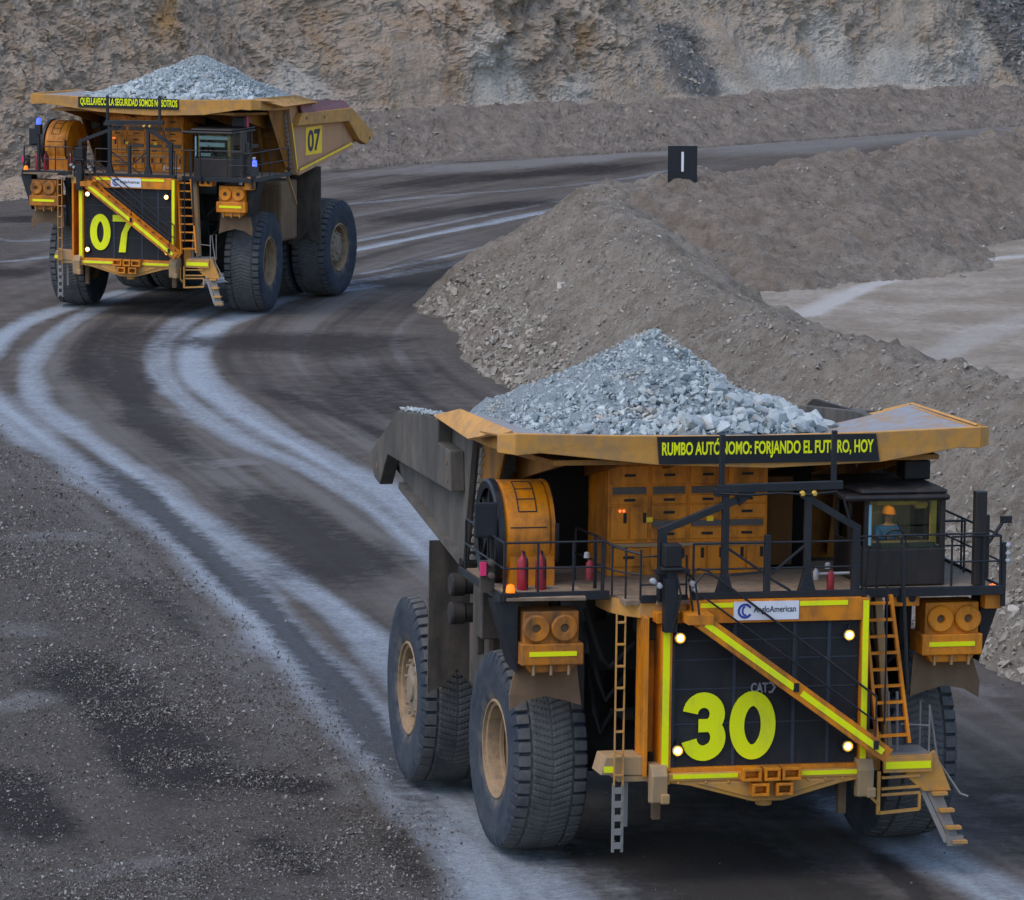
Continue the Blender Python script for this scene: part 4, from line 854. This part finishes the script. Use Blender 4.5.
    mb = MB(); mb.box(-1.8, -1.1, -3.36, -2.36, 5.3, 7.78); mb.build('drum_side_shade_block', M['shade_hose_black'], T); mb = MB(); mb.box(-1.8, -1.1, .96, 2.3, 5.3, 7.78); mb.build('cab_side_shade_block', M['shade_hose_black'], T)  # added black boxes that fill the unlit gaps beside the cabinets
    # ---- retarder grid drum
    gd = MB(); cx, cz, R = .55, 6.45, 1.02
    gd.lathe([(.5, -4.66), (R-.06, -4.66), (R, -4.60), (R, -3.78), (R-.06, -3.72), (.5, -3.72)], (cx, 0, cz), 'y', 56); gd.box(cx-.9, cx+.95, -4.55, -3.66, 5.5, 6.3); gr = gd.build('retarder_grid', Y_, T, True)
    mb = MB()
    for a, q in ((12, .36), (30, .18), (46, .18), (62, .18), (80, .18)): a = math.radians(a); mb.bar((cx+R*math.cos(a), -4.2-q, cz+R*math.sin(a)), (cx+R*math.cos(a), -4.2+q, cz+R*math.sin(a)), .022, .022)
    for y in (-4.38, -4.02): mb.tube([(cx+(R+.003)*math.cos(math.radians(a)), y, cz+(R+.003)*math.sin(math.radians(a))) for a in range(30, 84, 6)], .013, 5)
    mb.build('panel_ribs', M['grime'], gr)
    mb = MB(); mb.lathe([(R-.16, -4.80), (R-.02, -4.84), (R+.03, -4.80), (R+.03, -4.68), (R-.2, -4.66)], (cx, 0, cz), 'y', 48); mb.build('intake_ring', N_, gr, True)
    mb = MB(); mb.lathe([(.001, -4.70), (R-.1, -4.70)], (cx, 0, cz), 'y', 40)
    for k in range(8): a = k*PI/4; mb.bar((cx, -4.74, cz), (cx+.86*math.cos(a), -4.74, cz+.86*math.sin(a)), .08, .04)
    mb.build('intake_guard', B_, gr)
    mb = MB(); mb.lathe([(R-.1, -3.74), (R+.0, -3.73), (R+.0, -3.66), (R-.1, -3.64), (.001, -3.64)], (cx, 0, cz), 'y', 48); mb.build('outlet_flange', Y_, gr, True)
    mb = MB(); mb.tube([(cx+R+.1, -3.66, cz+.3), (cx+R+.12, -3.66, cz-.3), (cx+R, -3.64, cz-.45)], .045); mb.build('cable', B_, gr, True)
    # mirror and its arm, extinguishers, reflector
    mb = MB(); mb.box(1.55, 1.62, -5.30, -4.84, 6.48, 7.18); mr = mb.build('mirror', N_, T, False, .03); mb = MB(); mb.box(1.62, 1.63, -5.25, -4.89, 6.53, 7.13); mb.build('mirror_glass', M['navy'], mr)
    mb = MB(); mb.tube([(1.5, -4.9, 5.5), (1.5, -4.95, 6.9)], .04); mb.tube([(1.5, -4.95, 6.6), (1.52, -4.72, 6.6)], .03); mb.build('mirror_arm', B_, mr, True)
    for xx, y in ((2.45, -4.52), (2.45, -4.16)):
        mb = MB(); mb.lathe([(.001, 5.52), (.10, 5.52), (.11, 5.56), (.11, 6.12), (.06, 6.22), (.035, 6.25), (.035, 6.33), (.001, 6.34)], (xx, y, 0), 'z', 18); e_ = mb.build('fire_extinguisher', M['red'], T, True)
        mb = MB(); mb.box(xx-.03, xx+.12, y-.02, y+.02, 6.30, 6.34); mb.tube([(xx+.03, y, 6.3), (xx+.14, y+.05, 6.2), (xx+.13, y+.06, 5.8)], .018); mb.build('nozzle', B_, e_)
    for xx, y, z in ((2.3, -3.15, 5.95), (3.0, 1.52, 5.75)):
        mb = MB(); mb.lathe([(.001, z-.22), (.075, z-.22), (.075, z+.10), (.03, z+.16), (.001, z+.16)], (xx, y, 0), 'z', 14); mb.build('fire_extinguisher', M['red'], T, True)
        mb = MB(); mb.lathe([(.001, z+.22), (.06, z+.2), (.05, z+.30), (.001, z+.32)], (xx-.05, y-.05, 0), 'z', 12); mb.build('valve', M['chrome'], T, True)
    mb = MB(); mb.tube([(3.0, 1.2, 5.85), (3.0, 1.9, 5.86)], .03); mb.lathe([(.001, 5.72), (.05, 5.74), (.06, 5.9), (.001, 5.98)], (3.0, 1.22, 0), 'z', 10); mb.build('hose_pipe', M['chrome'], T, True)
    mb = MB(); mb.box(2.2, 2.26, -5.32, -5.20, 5.84, 6.10); mb.build('side_reflector', M['pink'], T); mb = MB(); mb.box(2.1, 2.2, -5.30, -5.02, 5.5, 6.12); mb.lathe([(.001, 2.36), (.06, 2.34), (.08, 2.2)], (0, -5.1, 6.08), 'x', 12); mb.lathe([(.001, 2.36), (.06, 2.34), (.08, 2.2)], (0, -5.1, 5.84), 'x', 12); mb.build('lamp_cluster', M['flap_grey'], T, True)
    for k, (y0, y1, z0, z1, xx) in enumerate(((-3.3, -2.3, 5.2, 4.3, 2.6), (-3.2, -2.4, 4.9, 3.6, 2.3), (2.3, 3.3, 5.2, 4.2, 2.5), (2.4, 3.35, 4.8, 3.4, 2.2), (-3.1, -2.5, 4.2, 2.9, 1.9), (2.5, 3.2, 3.9, 2.7, 1.9))):
        mb = MB(); mb.tube([(xx, y0, z0), (xx+.1, y0*.7+y1*.3, (z0+z1)/2-.5), (xx+.05, (y0+y1)/2, z1-.25), (xx, y1, z1+.2)], .05, 7); mb.build('hose', M['shade_hose_black'], T, True)
    mb = MB(); mb.tube([(3.80, -1.0, 7.58), (3.82, -.4, 7.54), (3.8, .2, 7.57), (3.82, .8, 7.53), (3.8, 1.35, 7.58), (3.82, 1.5, 7.45), (3.80, 1.62, 7.05)], .025, 6); mb.build('cable', B_, T, True)
    mb = MB(); mb.tube([(4.15, -1.9, 6.1), (4.2, -1.82, 5.7), (4.16, -1.88, 5.3), (4.12, -1.95, 4.98)], .022, 6); mb.tube([(4.02, -1.7, 6.1), (3.95, -1.5, 5.95), (3.8, -1.46, 5.6)], .02, 6); mb.build('cable', B_, T, True)
    # ---- cab
    ca = MB(); ca.box(.55, 2.62, 2.30, 3.98, 5.52, 6.26); cab = ca.build('cab', M['cabdark'], T, False, .03)
    for a, b_ in (((2.56, 2.36), 1), ((2.56, 3.92), 1), ((.6, 2.36), 1), ((.6, 3.92), 1), ((1.5, 3.93), 1), ((1.5, 2.35), 1)): mb = MB(); mb.box(a[0]-.05, a[0]+.05, a[1]-.05, a[1]+.05, 6.24, 7.24); mb.build('cab_pillar', M['cabdark'], cab, False, .01)
    mb = MB(); mb.box(.3, 2.76, 1.85, 4.02, 7.22, 7.34); mb.prism([(.2, 1.9, 7.34), (2.7, 2.2, 7.34), (2.7, 3.98, 7.34), (.2, 3.98, 7.34)], (0, 0, .10)); mb.build('cab_roof', M['cabdark'], cab, False, .05)
    mb = MB(); mb.box(2.555, 2.565, 2.42, 3.86, 6.27, 7.22); mb.build('windshield', M['glass'], cab)
    mb = MB(); mb.box(.66, 1.44, 3.925, 3.935, 6.28, 7.2); mb.build('side_window', M['glass'], cab); mb = MB(); mb.box(1.56, 2.5, 3.925, 3.935, 6.28, 7.2); mb.build('side_window', M['glass'], cab); mb = MB(); mb.box(.66, 2.5, 2.345, 2.355, 6.28, 7.2); mb.build('side_window', M['glass'], cab)
    mb = MB(); mb.box(.58, .66, 2.42, 3.86, 6.2, 7.22); mb.box(2.2, 2.5, 2.5, 3.8, 6.26, 6.36); mb.build('cab_interior', M['insidegrey'], cab)
    mb = MB(); mb.box(2.40, 2.50, 2.44, 2.50, 6.3, 7.2); mb.box(2.40, 2.50, 3.70, 3.82, 6.3, 7.2); mb.build('interior_trim', M['inside'], cab, False, .01)
    mb = MB(); mb.lathe([(.001, -.42), (.06, -.38), (.07, 0), (.06, .38), (.001, .42)], (2.3, 3.05, 7.14), 'y', 14); mb.lathe([(.001, -.15), (.08, -.1), (.08, .1), (.001, .15)], (2.3, 3.55, 7.08), 'y', 12); mb.build('sun_visor', M['inside'], cab, True)
    mb = MB(); mb.box(.95, 1.5, 2.95, 3.49, 5.9, 6.10); mb.box(.85, 1.0, 2.95, 3.49, 6.05, 6.80); mb.build('driver_seat', M['insidegrey'], cab, False, .06)
    mb = MB(); mb.tube([(1.75+.0*k, 3.22+.2*math.cos(k*PI/8), 6.34+.16*math.sin(k*PI/8)) for k in range(17)], .02, 6); mb.tube([(2.25, 3.22, 6.2), (1.75, 3.22, 6.34)], .03); mb.build('steering_wheel', B_, cab, True)
    if cfg['num'] == '30': mb = MB(); mb.box(1.5, 2.1, 2.7, 3.5, 7.19, 7.215); mb.build('added_cab_glow', M['cab_fill'], cab)  # added glowing panel to warm the cab interior
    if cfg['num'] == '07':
        for z0, z1, y1 in ((7.02, 7.12, 3.75), (6.74, 6.86, 3.6), (6.36, 6.44, 3.0)): mb = MB(); mb.box(2.52, 2.545, 2.5, y1, z0-.02, z1+.03); mb.build('glass_reflection', M['pale_reflection'], cab, False, .01)  # pale strips behind the glass stand in for its bright sky reflection
    sn = MB(); sn.box(.9, 1.5, 3.46, 4.0, 7.46, 7.85); sn.build('air_box', B_, cab, False, .04)
    mb = MB(); mb.box(2.62, 2.66, 2.385, 2.43, 6.34, 7.14); mb.build('side_lamp_strip', M['cyan'], cab)
    mb = MB(); mb.tube([(2.64, 3.2, 6.3), (2.66, 2.95, 6.8)], .012); mb.build('wiper', B_, cab)
    # tall dark pillar, mirror arm and small lamps outboard of the cab
    mb = MB(); mb.box(2.85, 3.05, 4.44, 4.68, 5.55, 7.42); mb.box(2.8, 3.0, 4.6, 4.76, 5.7, 6.95); pi_ = mb.build('antenna_pillar', M['cabdark'], T, False, .02)
    mb = MB(); mb.tube([(3.0, 4.7, 6.35), (3.0, 4.95, 6.7), (3.0, 5.05, 6.85)], .035); mb.box(2.95, 3.03, 4.98, 5.2, 6.78, 6.92); mb.build('mirror_arm', B_, pi_)
    for z in (6.36, 6.20, 6.06): mb = MB(); mb.lathe([(.001, 3.22), (.05, 3.2), (.06, 3.1)], (0, 5.1, z), 'x', 12); mb.build('side_lamp', M['chrome'], pi_, True)
    mb = MB(); mb.bar((3.1, 5.02, 5.15), (3.1, 5.02, 6.42), .09, .09); mb.build('corner_post', N_, T)
    if cfg['num'] == '07':
        for x, y, z in ((2.9, -4.28, 7.55), (3.1, 5.1, 6.16)):
            mb = MB(); mb.bar((x, y, 5.5), (x, y, z-.1), .10, .10); mb.box(x-.12, x+.12, y-.12, y+.12, z-.5, z-.12); o = mb.build('beacon_post', N_, T)
            MB().lathe([(.001, z+.15), (.08, z+.12), (.10, z), (.10, z-.12)], (x, y, 0), 'z', 14).build('beacon_light', M['bluelight'], o, True)
        mb = MB(); mb.lathe([(.06, 7.45), (.06, 7.85), (.001, 7.88)], (1.2, 4.0, 0), 'z', 10); mb.build('roof_beacon', M['pink'], T, True)
        mb = MB(); mb.bar((-.7, 4.9, 5.6), (-1.8, 4.9, 4.2), .12, .05); mb.build('support_strut', M['tan'], T)
    # ---- dump body
    S = M[cfg['side']]; bd = MB()
    for s in (-1, 1):
        yo, yi = s*4.42, s*4.22
        bd.prism([(-2.05, yo, 8.10), (-2.87, yo, 5.28), (-9.08, yo, 6.05), (-9.9, yo, 6.5), (-8.6, yo, 7.75), (-4.4, yo, 8.12)], (0, yi-yo, 0))
    bd.prism([(-2.9, -4.35, 5.30), (-9.1, -4.35, 6.05), (-11.5, -4.35, 6.4), (-11.4, -4.35, 6.55), (-9.0, -4.35, 6.3), (-3.0, -4.35, 5.55)], (0, 8.7, 0))
    body = bd.build('dump_body', S, T, False, .02)
    mb = MB(); mb.plate([(-2.0, -4.21, 8.1), (-2.85, -4.21, 5.3), (-2.85, 4.21, 5.3), (-2.0, 4.21, 8.1)], .12)
    for y in (-3.2, -1.9, 1.9, 3.2): mb.bar((-2.82+.16, y, 5.4), (-1.9+.1, y, 8.0), .18, .18, (1,0,0))
    mb.bar((-2.3, -4.2, 6.9), (-2.3, 4.2, 6.9), .16, .2)
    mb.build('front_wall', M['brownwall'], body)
    z_lo = cfg['rail_lo']
    for s in (-1, 1):
        yo, t = s*4.72, -s*.30
        rl = MB()
        if cfg['num'] == '30': poly = [(-4.42, 8.12), (-4.45, 7.58), (-3.3, 7.55), (-3.18, 6.73), (-9.55, 6.68), (-10.35, 5.92), (-10.9, 6.0), (-11.6, 6.42), (-8.5, 7.76)]
        else: poly = [(-3.0, 7.78), (-2.45, 7.3), (-8.2, 7.14), (-9.4, 6.3), (-10.2, 6.05), (-11.1, 6.35), (-11.0, 6.5), (-8.55, 7.68)]
        rl.prism([(a, yo, b) for a, b in poly], (0, t, 0)); r_ = rl.build('side_rail', S if cfg['num'] == '30' else M['yellow_dusty'], body, False, .025)
        mb = MB()
        for a, b in (((-3.6, 7.3), (-3.5, 6.95)) if cfg['num'] == '30' else ((-3.4, 7.55), (-5.4, 7.48))): mb.cyl((a, 0, b), .07, *sorted((yo-s*.0, yo+s*.012)), 'y', 12)
        mb.cyl((-10.6, 0, 6.3), .08, *sorted((yo, yo+s*.012)), 'y', 12); mb.build('rail_hole', M['flap'], r_)
        mb = MB(); mb.bar((-2.95, s*4.50, 5.33), (-9.0, s*4.50, 6.08), .16, .14); mb.bar((-2.12, s*4.47, 8.0), (-2.9, s*4.47, 5.36), .1, .14, (1,0,0)); mb.build('edge_flange', S, body)
        mb = MB()
        for k in range(13): mb.cyl((-2.02-.075*k*.82, s*4.34, 0), .045, 7.7-k*.19, 7.78-k*.19, 'z', 6)
        for k in range(13): mb.box(-1.98-.066*k, -1.9-.066*k, *sorted((s*4.28, s*4.4)), 7.62-k*.185, 7.70-k*.185)
        mb.build('bolt_row', M['steel'], body)
        if cfg['num'] == '07':
            mb = MB(); mb.prism([(-3.1, s*4.68, 7.78), (-8.5, s*4.66, 7.70), (-8.2, s*4.5, 8.0), (-3.1, s*4.5, 8.32)], (0, -s*.08, 0)); mb.build('side_board', M['red_worn'], body)
        elif s > 0:
            mb = MB(); mb.prism([(-3.2, s*4.45, 7.9), (-9.2, s*4.45, 7.5), (-8.0, s*4.45, 7.95), (-3.2, s*4.45, 8.12)], (0, -s*.10, 0)); mb.build('side_board', M['grime'], body)
    if cfg['num'] == '07':
        mb = MB(); mb.box(-5.85, -4.05, 4.425, 4.44, 5.98, 7.12); q = mb.build('number_plate', M['yellowtape'], body)
        text_part('plate_number', '07', M['ink'], q, 4.441, -4.25, -5.65, 6.1, 7.0, .03, .006, None, 'y')
        mb = MB(); mb.bar((-3.0, 4.59, 5.47), (-8.9, 4.59, 6.18), .012, .10); mb.bar((-2.25, 4.55, 7.4), (-2.85, 4.55, 5.5), .012, .10, (1,0,0)); mb.build('stripe', M['yellowtape'], body)
    # rear flaps in front of the rear wheels
    for s in (-1, 1):
        yo, yi = s*4.80, s*3.35
        mb = MB(); mb.prism([(-4.75, yo, 5.5), (-4.75, yi, 5.5), (-4.8, yi, 2.3), (-4.8, s*3.7, 2.2), (-4.8, s*3.95, 2.52), (-4.8, s*4.2, 2.80), (-4.8, s*4.45, 2.45), (-4.8, yo, 2.30)], (-.08, 0, 0)); mb.build('rear_flap', M['flap_grey'], T)
    # ---- canopy over the deck
    X1 = 2.5
    tops = [(-4.70, 8.63), (-2.6, 8.56), (0, 8.52), (2.6, 8.56), (4.70, 8.63)]
    lip = MB(); up = [(X1, y, z) for y, z in tops]; lo = [(X1-.02, 4.70, 8.20), (X1-.02, 4.25, 8.22), (X1-.02, 2.65, 7.96), (X1-.02, .4, 7.88), (X1-.02, -1.85, 7.97), (X1-.02, -4.2, 8.24), (X1-.02, -4.70, 8.20)]
    lip.prism(up + lo, (-.14, 0, 0))
    for s in (-1, 1): lip.prism([(X1, s*4.70, 8.63), (X1-.02, s*4.70, 8.21), (X1-.34, s*4.97, 8.22), (X1-.34, s*4.97, 8.58)], (-.12, 0, 0))
    cn = lip.build('canopy', M['yellow_dusty'], T, False, .015)
    # tray: inner surface falling from the ridges and the lip to the middle, with an underside
    nx_, ny_ = 12, 24; top = []
    for i in range(nx_+1):
        x = -2.1+(X1-.12+2.1)*i/nx_; t = i/nx_
        for j in range(ny_+1):
            y = -4.75+9.5*j/ny_; a = abs(y)/4.75
            zb = 7.95+.58*max(0, (a-.35)/.65)**1.3; zf = 8.46+.14*a
            top.append((x, y, zb*(1-t**1.6)+zf*t**1.6))
    fcs = []; w_ = ny_+1
    for i in range(nx_):
        for j in range(ny_): fcs.append((i*w_+j, (i+1)*w_+j, (i+1)*w_+j+1, i*w_+j+1))
    n0 = len(top); low = [(x, y, z-.10) for x, y, z in top]
    mb = MB().add(top + low, fcs + [tuple(n0+k for k in q[::-1]) for q in fcs]); mb.build('canopy_tray', M['worn'], cn, True)
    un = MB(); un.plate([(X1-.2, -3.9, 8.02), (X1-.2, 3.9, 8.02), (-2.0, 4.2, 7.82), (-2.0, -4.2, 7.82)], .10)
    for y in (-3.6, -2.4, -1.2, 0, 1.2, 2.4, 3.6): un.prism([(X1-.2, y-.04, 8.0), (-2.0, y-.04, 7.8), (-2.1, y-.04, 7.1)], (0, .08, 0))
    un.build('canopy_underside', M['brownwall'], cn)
    for s in (-1, 1):
        wg = MB(); R1, R2, Tp, C_ = (-2.2, s*4.74, 8.54), (2.2, s*4.70, 8.64), (-.1, s*5.06, 8.20), (-4.4, s*4.82, 8.14)
        wg.plate([R1, R2, Tp, C_], .05); wg.plate([R2, (2.2, s*4.95, 8.56), (.7, s*5.0, 8.45), (1.0, s*4.80, 8.55)], .04)
        wg.prism([(-2.2, s*4.70, 8.50), (2.2, s*4.66, 8.60), (2.2, s*4.66, 8.2), (-.1, s*4.66, 8.05), (-2.0, s*4.66, 8.0)], (0, -s*.06, 0)); wg.prism([(-4.4, s*4.78, 8.12), (-2.2, s*4.70, 8.52), (-2.0, s*4.35, 8.05), (-4.4, s*4.35, 8.05)], (0, 0, -.05))
        wg.build('canopy_wing', M['yellow_dusty'], cn)
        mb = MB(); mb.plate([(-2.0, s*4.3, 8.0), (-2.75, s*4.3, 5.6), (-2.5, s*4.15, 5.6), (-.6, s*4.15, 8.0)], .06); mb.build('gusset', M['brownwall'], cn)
    bn = MB(); y0, y1, zt, zb = cfg['banner']
    bn.prism([(X1+.01, y0, zt), (X1+.01, y1, zt), (X1+.01, y1+.08*cfg['bs'], zb), (X1+.01, y0+.05*cfg['bs'], zb)], (.02, 0, 0)); b_ = bn.build('banner', M['bannerblack'], cn)
    text_part('banner_lettering', cfg['text'], M['tape'], b_, X1+.032, y0+.10, y1-.05, zb+cfg['tz'][0], zt-cfg['tz'][1], cfg['bold'], .008)
    return T

def heap_z(x, y, p):
    d = np.sqrt(((x-p[0])**2)*np.where(x > p[0], .74, 1.0) + ((y-p[1])*np.where(y > p[1], p[4], 1.0))**2)
    d = np.sqrt(d*d+.12)-.28
    z = p[2]-p[3]*(1-np.exp(-d/4.6))
    z = np.minimum(z, np.where(x > 1.0, 8.34+(2.25-x)*.75, 99)); z = np.minimum(z, np.where(x > -2.0, 8.06+(4.3-np.abs(y))*.75, 99)); z = z + (fbm(x*.8+p[1]*7, y*.8, 0, 3, 201)-.5)*.42*np.clip(d, .3, 1)*np.clip((2.2-x)*.8, .1, 1)*np.clip((4.3-np.abs(y))*.8, .1, 1)
    return np.where(x < -1.9, np.minimum(z, 6.8+(4.2-np.abs(y))*.90), z)
def make_load(truck, p, label, seed, big_at):
    L = thing('rock_load', (truck.location.x, truck.location.y, 0), truck.rotation_euler.z, truck.rotation_euler.x); bpy.data.objects.remove(L)
    xs = np.arange(-8.6, 2.15, .11); ys = np.arange(-4.15, 4.16, .11); X, Y = np.meshgrid(xs, ys, indexing='ij')
    Z = heap_z(X, Y, p) + (fbm(X*3.5, Y*3.5, 0, 4, 211)-.5)*.30; edge = np.where(X > -2, 7.9+.14*np.clip(X+2, 0, 4.2), 7.2); Z = np.maximum(Z, edge-.25)
    o = grid_obj('rock_load', np.stack([X, Y, Z], -1), M['ore_dust'], {}, None); o.location = truck.location; o.rotation_euler = truck.rotation_euler
    tag(o, label, 'rock load', 'rock loads in the truck bodies')
    g = np.random.default_rng(seed); n = 13000; x = g.uniform(-8, 2.0, n); y = g.uniform(-4.1, 4.1, n); z = heap_z(x, y, p); edge = np.where(x > -2, 8.0+.12*np.clip(x+2, 0, 4.2), 7.25)
    # more coarse rock towards the lower front and the driver's side
    bias = np.clip((big_at[0]*x + big_at[1]*y)*.12+.45+(p[2]-z)*.16, .05, 1.5)
    s = .026+.075*g.random(n)**2*np.clip(bias*1.6, .4, 1.3)+.205*bias*g.random(n)**4.6; ok = z > edge
    x, y, z, s = x[ok], y[ok], z[ok], s[ok]; od = np.argsort(-s); pos = np.stack([x, y, z+s*.25], -1)[od]; s = s[od]
    r = rocks_mesh('rubble', pos[170:], s[170:], M['ore'], True, seed); r.parent = o; r['kind'] = 'stuff'
    k = 0; gg = np.random.default_rng(seed+3)
    for i in range(170):
        x_, y_, z_ = pos[i]
        if k >= 96: break
        if x_ < p[0]-1.0: continue      # far side of the heap, out of sight
        b = rocks_mesh('boulder', [(0, 0, 0)], [1.0], M['ore'], False, seed*100+i); b.parent = o; q = s[i]*1.25*gg.uniform(.75, 1.35); b.location = (x_, y_, z_+.02); b.scale = (q*gg.uniform(.8, 1.3), q, q*gg.uniform(.65, 1)); k += 1
    return o

T1 = make_truck((4.022, 101.964), .229, -.008, dict(num='30', steer=.03, side='grey_side', rail_lo=6.7, text='RUMBO AUTÓNOMO: FORJANDO EL FUTURO, HOY', banner=(-1.90, 2.53, 8.53, 7.99), bs=1, tz=(.10, .045), bold=.026,
    label='yellow loaded mining truck numbered 30 in the foreground, with grey dusty body side'))
T2 = make_truck((-13.981, 207.087), -.336, 0.0, dict(num='07', steer=.127, side='side_tan', rail_lo=7.2, text='QUELLAVECO, LA SEGURIDAD SOMOS NOSOTROS', banner=(-2.72, 1.62, 8.56, 8.14), bs=0, tz=(.05, .03), bold=.026,
    label='yellow loaded mining truck numbered 07 farther back on the curve, with tan body side'))
L1 = make_load(T1, (-2.9, -.66, 10.05, 2.9, 1.55), 'blue grey heap of broken rock with pale boulders carried by truck 30', 31, (.5, .6))
make_load(T2, (-3.0, .22, 10.05, 2.9, 1.1), 'smaller looking grey heap of broken rock carried by truck 07 in the distance', 41, (.6, .1))

_g = np.random.default_rng(77); _x = _g.uniform(-8.3, -4.6, 420); _s = .02+.06*_g.random(420)**3
_sp = rocks_mesh('spilled_rock', np.stack([_x, -4.60+.10*_g.normal(size=420).clip(-1.1, 1.1), 7.77+(_x+8.5)*.085+.03+.03*_g.random(420)], -1), _s, M['ore'], True, 78); _sp.parent = L1; _sp['kind'] = 'stuff'

# ------------------------------------------------------------------ driver of truck 30
def make_driver():
    V = [(0,0,.05),(0,0,.30),(0,0,.50),(0,0,.60),(.02,0,.70),(.03,0,.80),(.02,0,.88), (.02,.20,.50),(.16,.26,.30),(.38,.16,.36),(.47,.12,.40), (.02,-.20,.50),(.16,-.26,.30),(.38,-.16,.36),(.47,-.12,.40),
         (.08,.11,.0),(.48,.13,.02),(.50,.13,-.42),(.62,.13,-.46), (.08,-.11,.0),(.48,-.13,.02),(.50,-.13,-.42),(.62,-.13,-.46)]
    E = [(0,1),(1,2),(2,3),(3,4),(4,5),(5,6),(2,7),(7,8),(8,9),(9,10),(2,11),(11,12),(12,13),(13,14),(0,15),(15,16),(16,17),(17,18),(0,19),(19,20),(20,21),(21,22)]
    R = [.16,.16,.15,.06,.085,.10,.07, .075,.055,.042,.045, .075,.055,.042,.045, .10,.075,.055,.045, .10,.075,.055,.045]
    me = bpy.data.meshes.new('person'); me.from_pydata(V, E, []); o = bpy.data.objects.new('person', me); COL.objects.link(o)
    m = o.modifiers.new('Skin', 'SKIN'); sk = me.skin_vertices[0].data if me.skin_vertices else None
    if sk is None:
        bm = bmesh.new(); bm.from_mesh(me); bm.verts.layers.skin.verify(); bm.to_mesh(me); bm.free(); sk = me.skin_vertices[0].data
    for i, r in enumerate(R): sk[i].radius = (r, r); sk[i].use_root = (i == 0)
    s = o.modifiers.new('Subdivision', 'SUBSURF'); s.levels = s.render_levels = 2
    dg = bpy.context.evaluated_depsgraph_get(); dg.update(); nm = bpy.data.meshes.new_from_object(o.evaluated_get(dg)); o.modifiers.clear(); o.data = nm; nm.name = 'person'
    nm.materials.clear(); [nm.materials.append(M[k]) for k in ('shirt', 'skin', 'insidegrey')]
    for p in nm.polygons:
        c = p.center; p.use_smooth = True; p.material_index = 1 if c.z > .57 or (c.x > .41 and .25 < c.z) else 2 if c.z < .12 else 0
    mw = Matrix.Translation(T1.location) @ T1.rotation_euler.to_matrix().to_4x4()
    o.matrix_world = mw @ Matrix.Translation((1.22, 3.22, 5.96))
    tag(o, 'driver in a blue shirt sitting behind the windshield of truck 30', 'person')
    hm = MB(); hm.lathe([(.135, .80), (.13, .86), (.10, .93), (.001, .97)], (.03, 0, 0), 'z', 18); hm.box(.05, .2, -.09, .09, .80, .82); hm.build('helmet', M['orange'], o, True)
    fc = MB()
    for y in (-.035, .035): fc.lathe([(.001, .135), (.012, .13), (.012, .11)], (0, y, .765), 'x', 8)
    fc.prism([(.115, -.015, .755), (.115, .015, .755), (.12, .018, .715), (.12, -.018, .715)], (.03, 0, 0)); fc.build('face', M['skin'], o)
make_driver()

# ------------------------------------------------------------------ sign on the far arm of the berm
def make_sign():
    x, y = 6.85, 209.0; z = 4.98
    T = thing('marker_sign', (x, y, z), math.radians(3)); tag(T, 'black square board with a white 1 standing on the crest of the berm', 'sign')
    mb = MB(); mb.box(-.60, .60, -.03, .03, .05, 1.52); b = mb.build('board', M['bannerblack'], T, False, .01)
    mb = MB(); mb.prism([(-.05, -.045, .48), (.05, -.045, .48), (.05, -.045, 1.28), (-.05, -.045, 1.28)], (0, .012, 0)); mb.build('numeral', M['white'], b)
    for xx in (-.45, .45): mb = MB(); mb.box(xx-.04, xx+.04, .03, .11, -.7, 1.4); mb.build('post', M['flap_grey'], T)
make_sign()

# ------------------------------------------------------------------ light, sky, camera
SUN_EL, SUN_AZ = math.radians(60), math.radians(235)   # sky light of a shaded pit: sun direction behind the camera, to the left
w = bpy.data.worlds.new('World'); SC.world = w; w.use_nodes = True; nt = w.node_tree
sk = nt.nodes.new('ShaderNodeTexSky'); sk.sky_type = 'NISHITA'; sk.sun_disc = False; sk.sun_elevation = SUN_EL; sk.sun_rotation = SUN_AZ; sk.altitude = 0; sk.dust_density = 1.5; sk.ozone_density = .9
nt.links.new(sk.outputs['Color'], nt.nodes['Background'].inputs['Color']); nt.nodes['Background'].inputs['Strength'].default_value = .15
sd = bpy.data.lights.new('sun', 'SUN'); sd.energy = .65; sd.angle = math.radians(45); sd.color = (1.0, .94, .87)
so = bpy.data.objects.new('sun', sd); COL.objects.link(so)
d = Vector((math.sin(SUN_AZ)*math.cos(SUN_EL), math.cos(SUN_AZ)*math.cos(SUN_EL), math.sin(SUN_EL))); so.rotation_euler = d.to_track_quat('Z', 'Y').to_euler(); so.location = (0, 60, 80)
cd = bpy.data.cameras.new('camera'); co = bpy.data.objects.new('camera', cd); COL.objects.link(co); SC.camera = co
f_, H_, pit, rol = 5155, 21.127, .129, .006
cd.sensor_width = 36; cd.sensor_fit = 'HORIZONTAL'; cd.lens = f_/1024*36; cd.clip_start = 1; cd.clip_end = 6000
F = Vector((0, math.cos(pit), -math.sin(pit))); R = Vector((1, 0, 0)); U = Vector((0, math.sin(pit), math.cos(pit))); R2 = R*math.cos(rol)+U*math.sin(rol); U2 = U*math.cos(rol)-R*math.sin(rol)
mt = Matrix((R2, U2, -F)).transposed().to_4x4(); mt.translation = (0, 0, H_); co.matrix_world = mt
SC.view_settings.view_transform = 'Standard'; SC.view_settings.look = 'None'; SC.view_settings.exposure = .76; SC.view_settings.gamma = 1; SC.view_settings.use_curve_mapping = False
SC.render.engine = 'CYCLES'; SC.cycles.max_bounces = 6
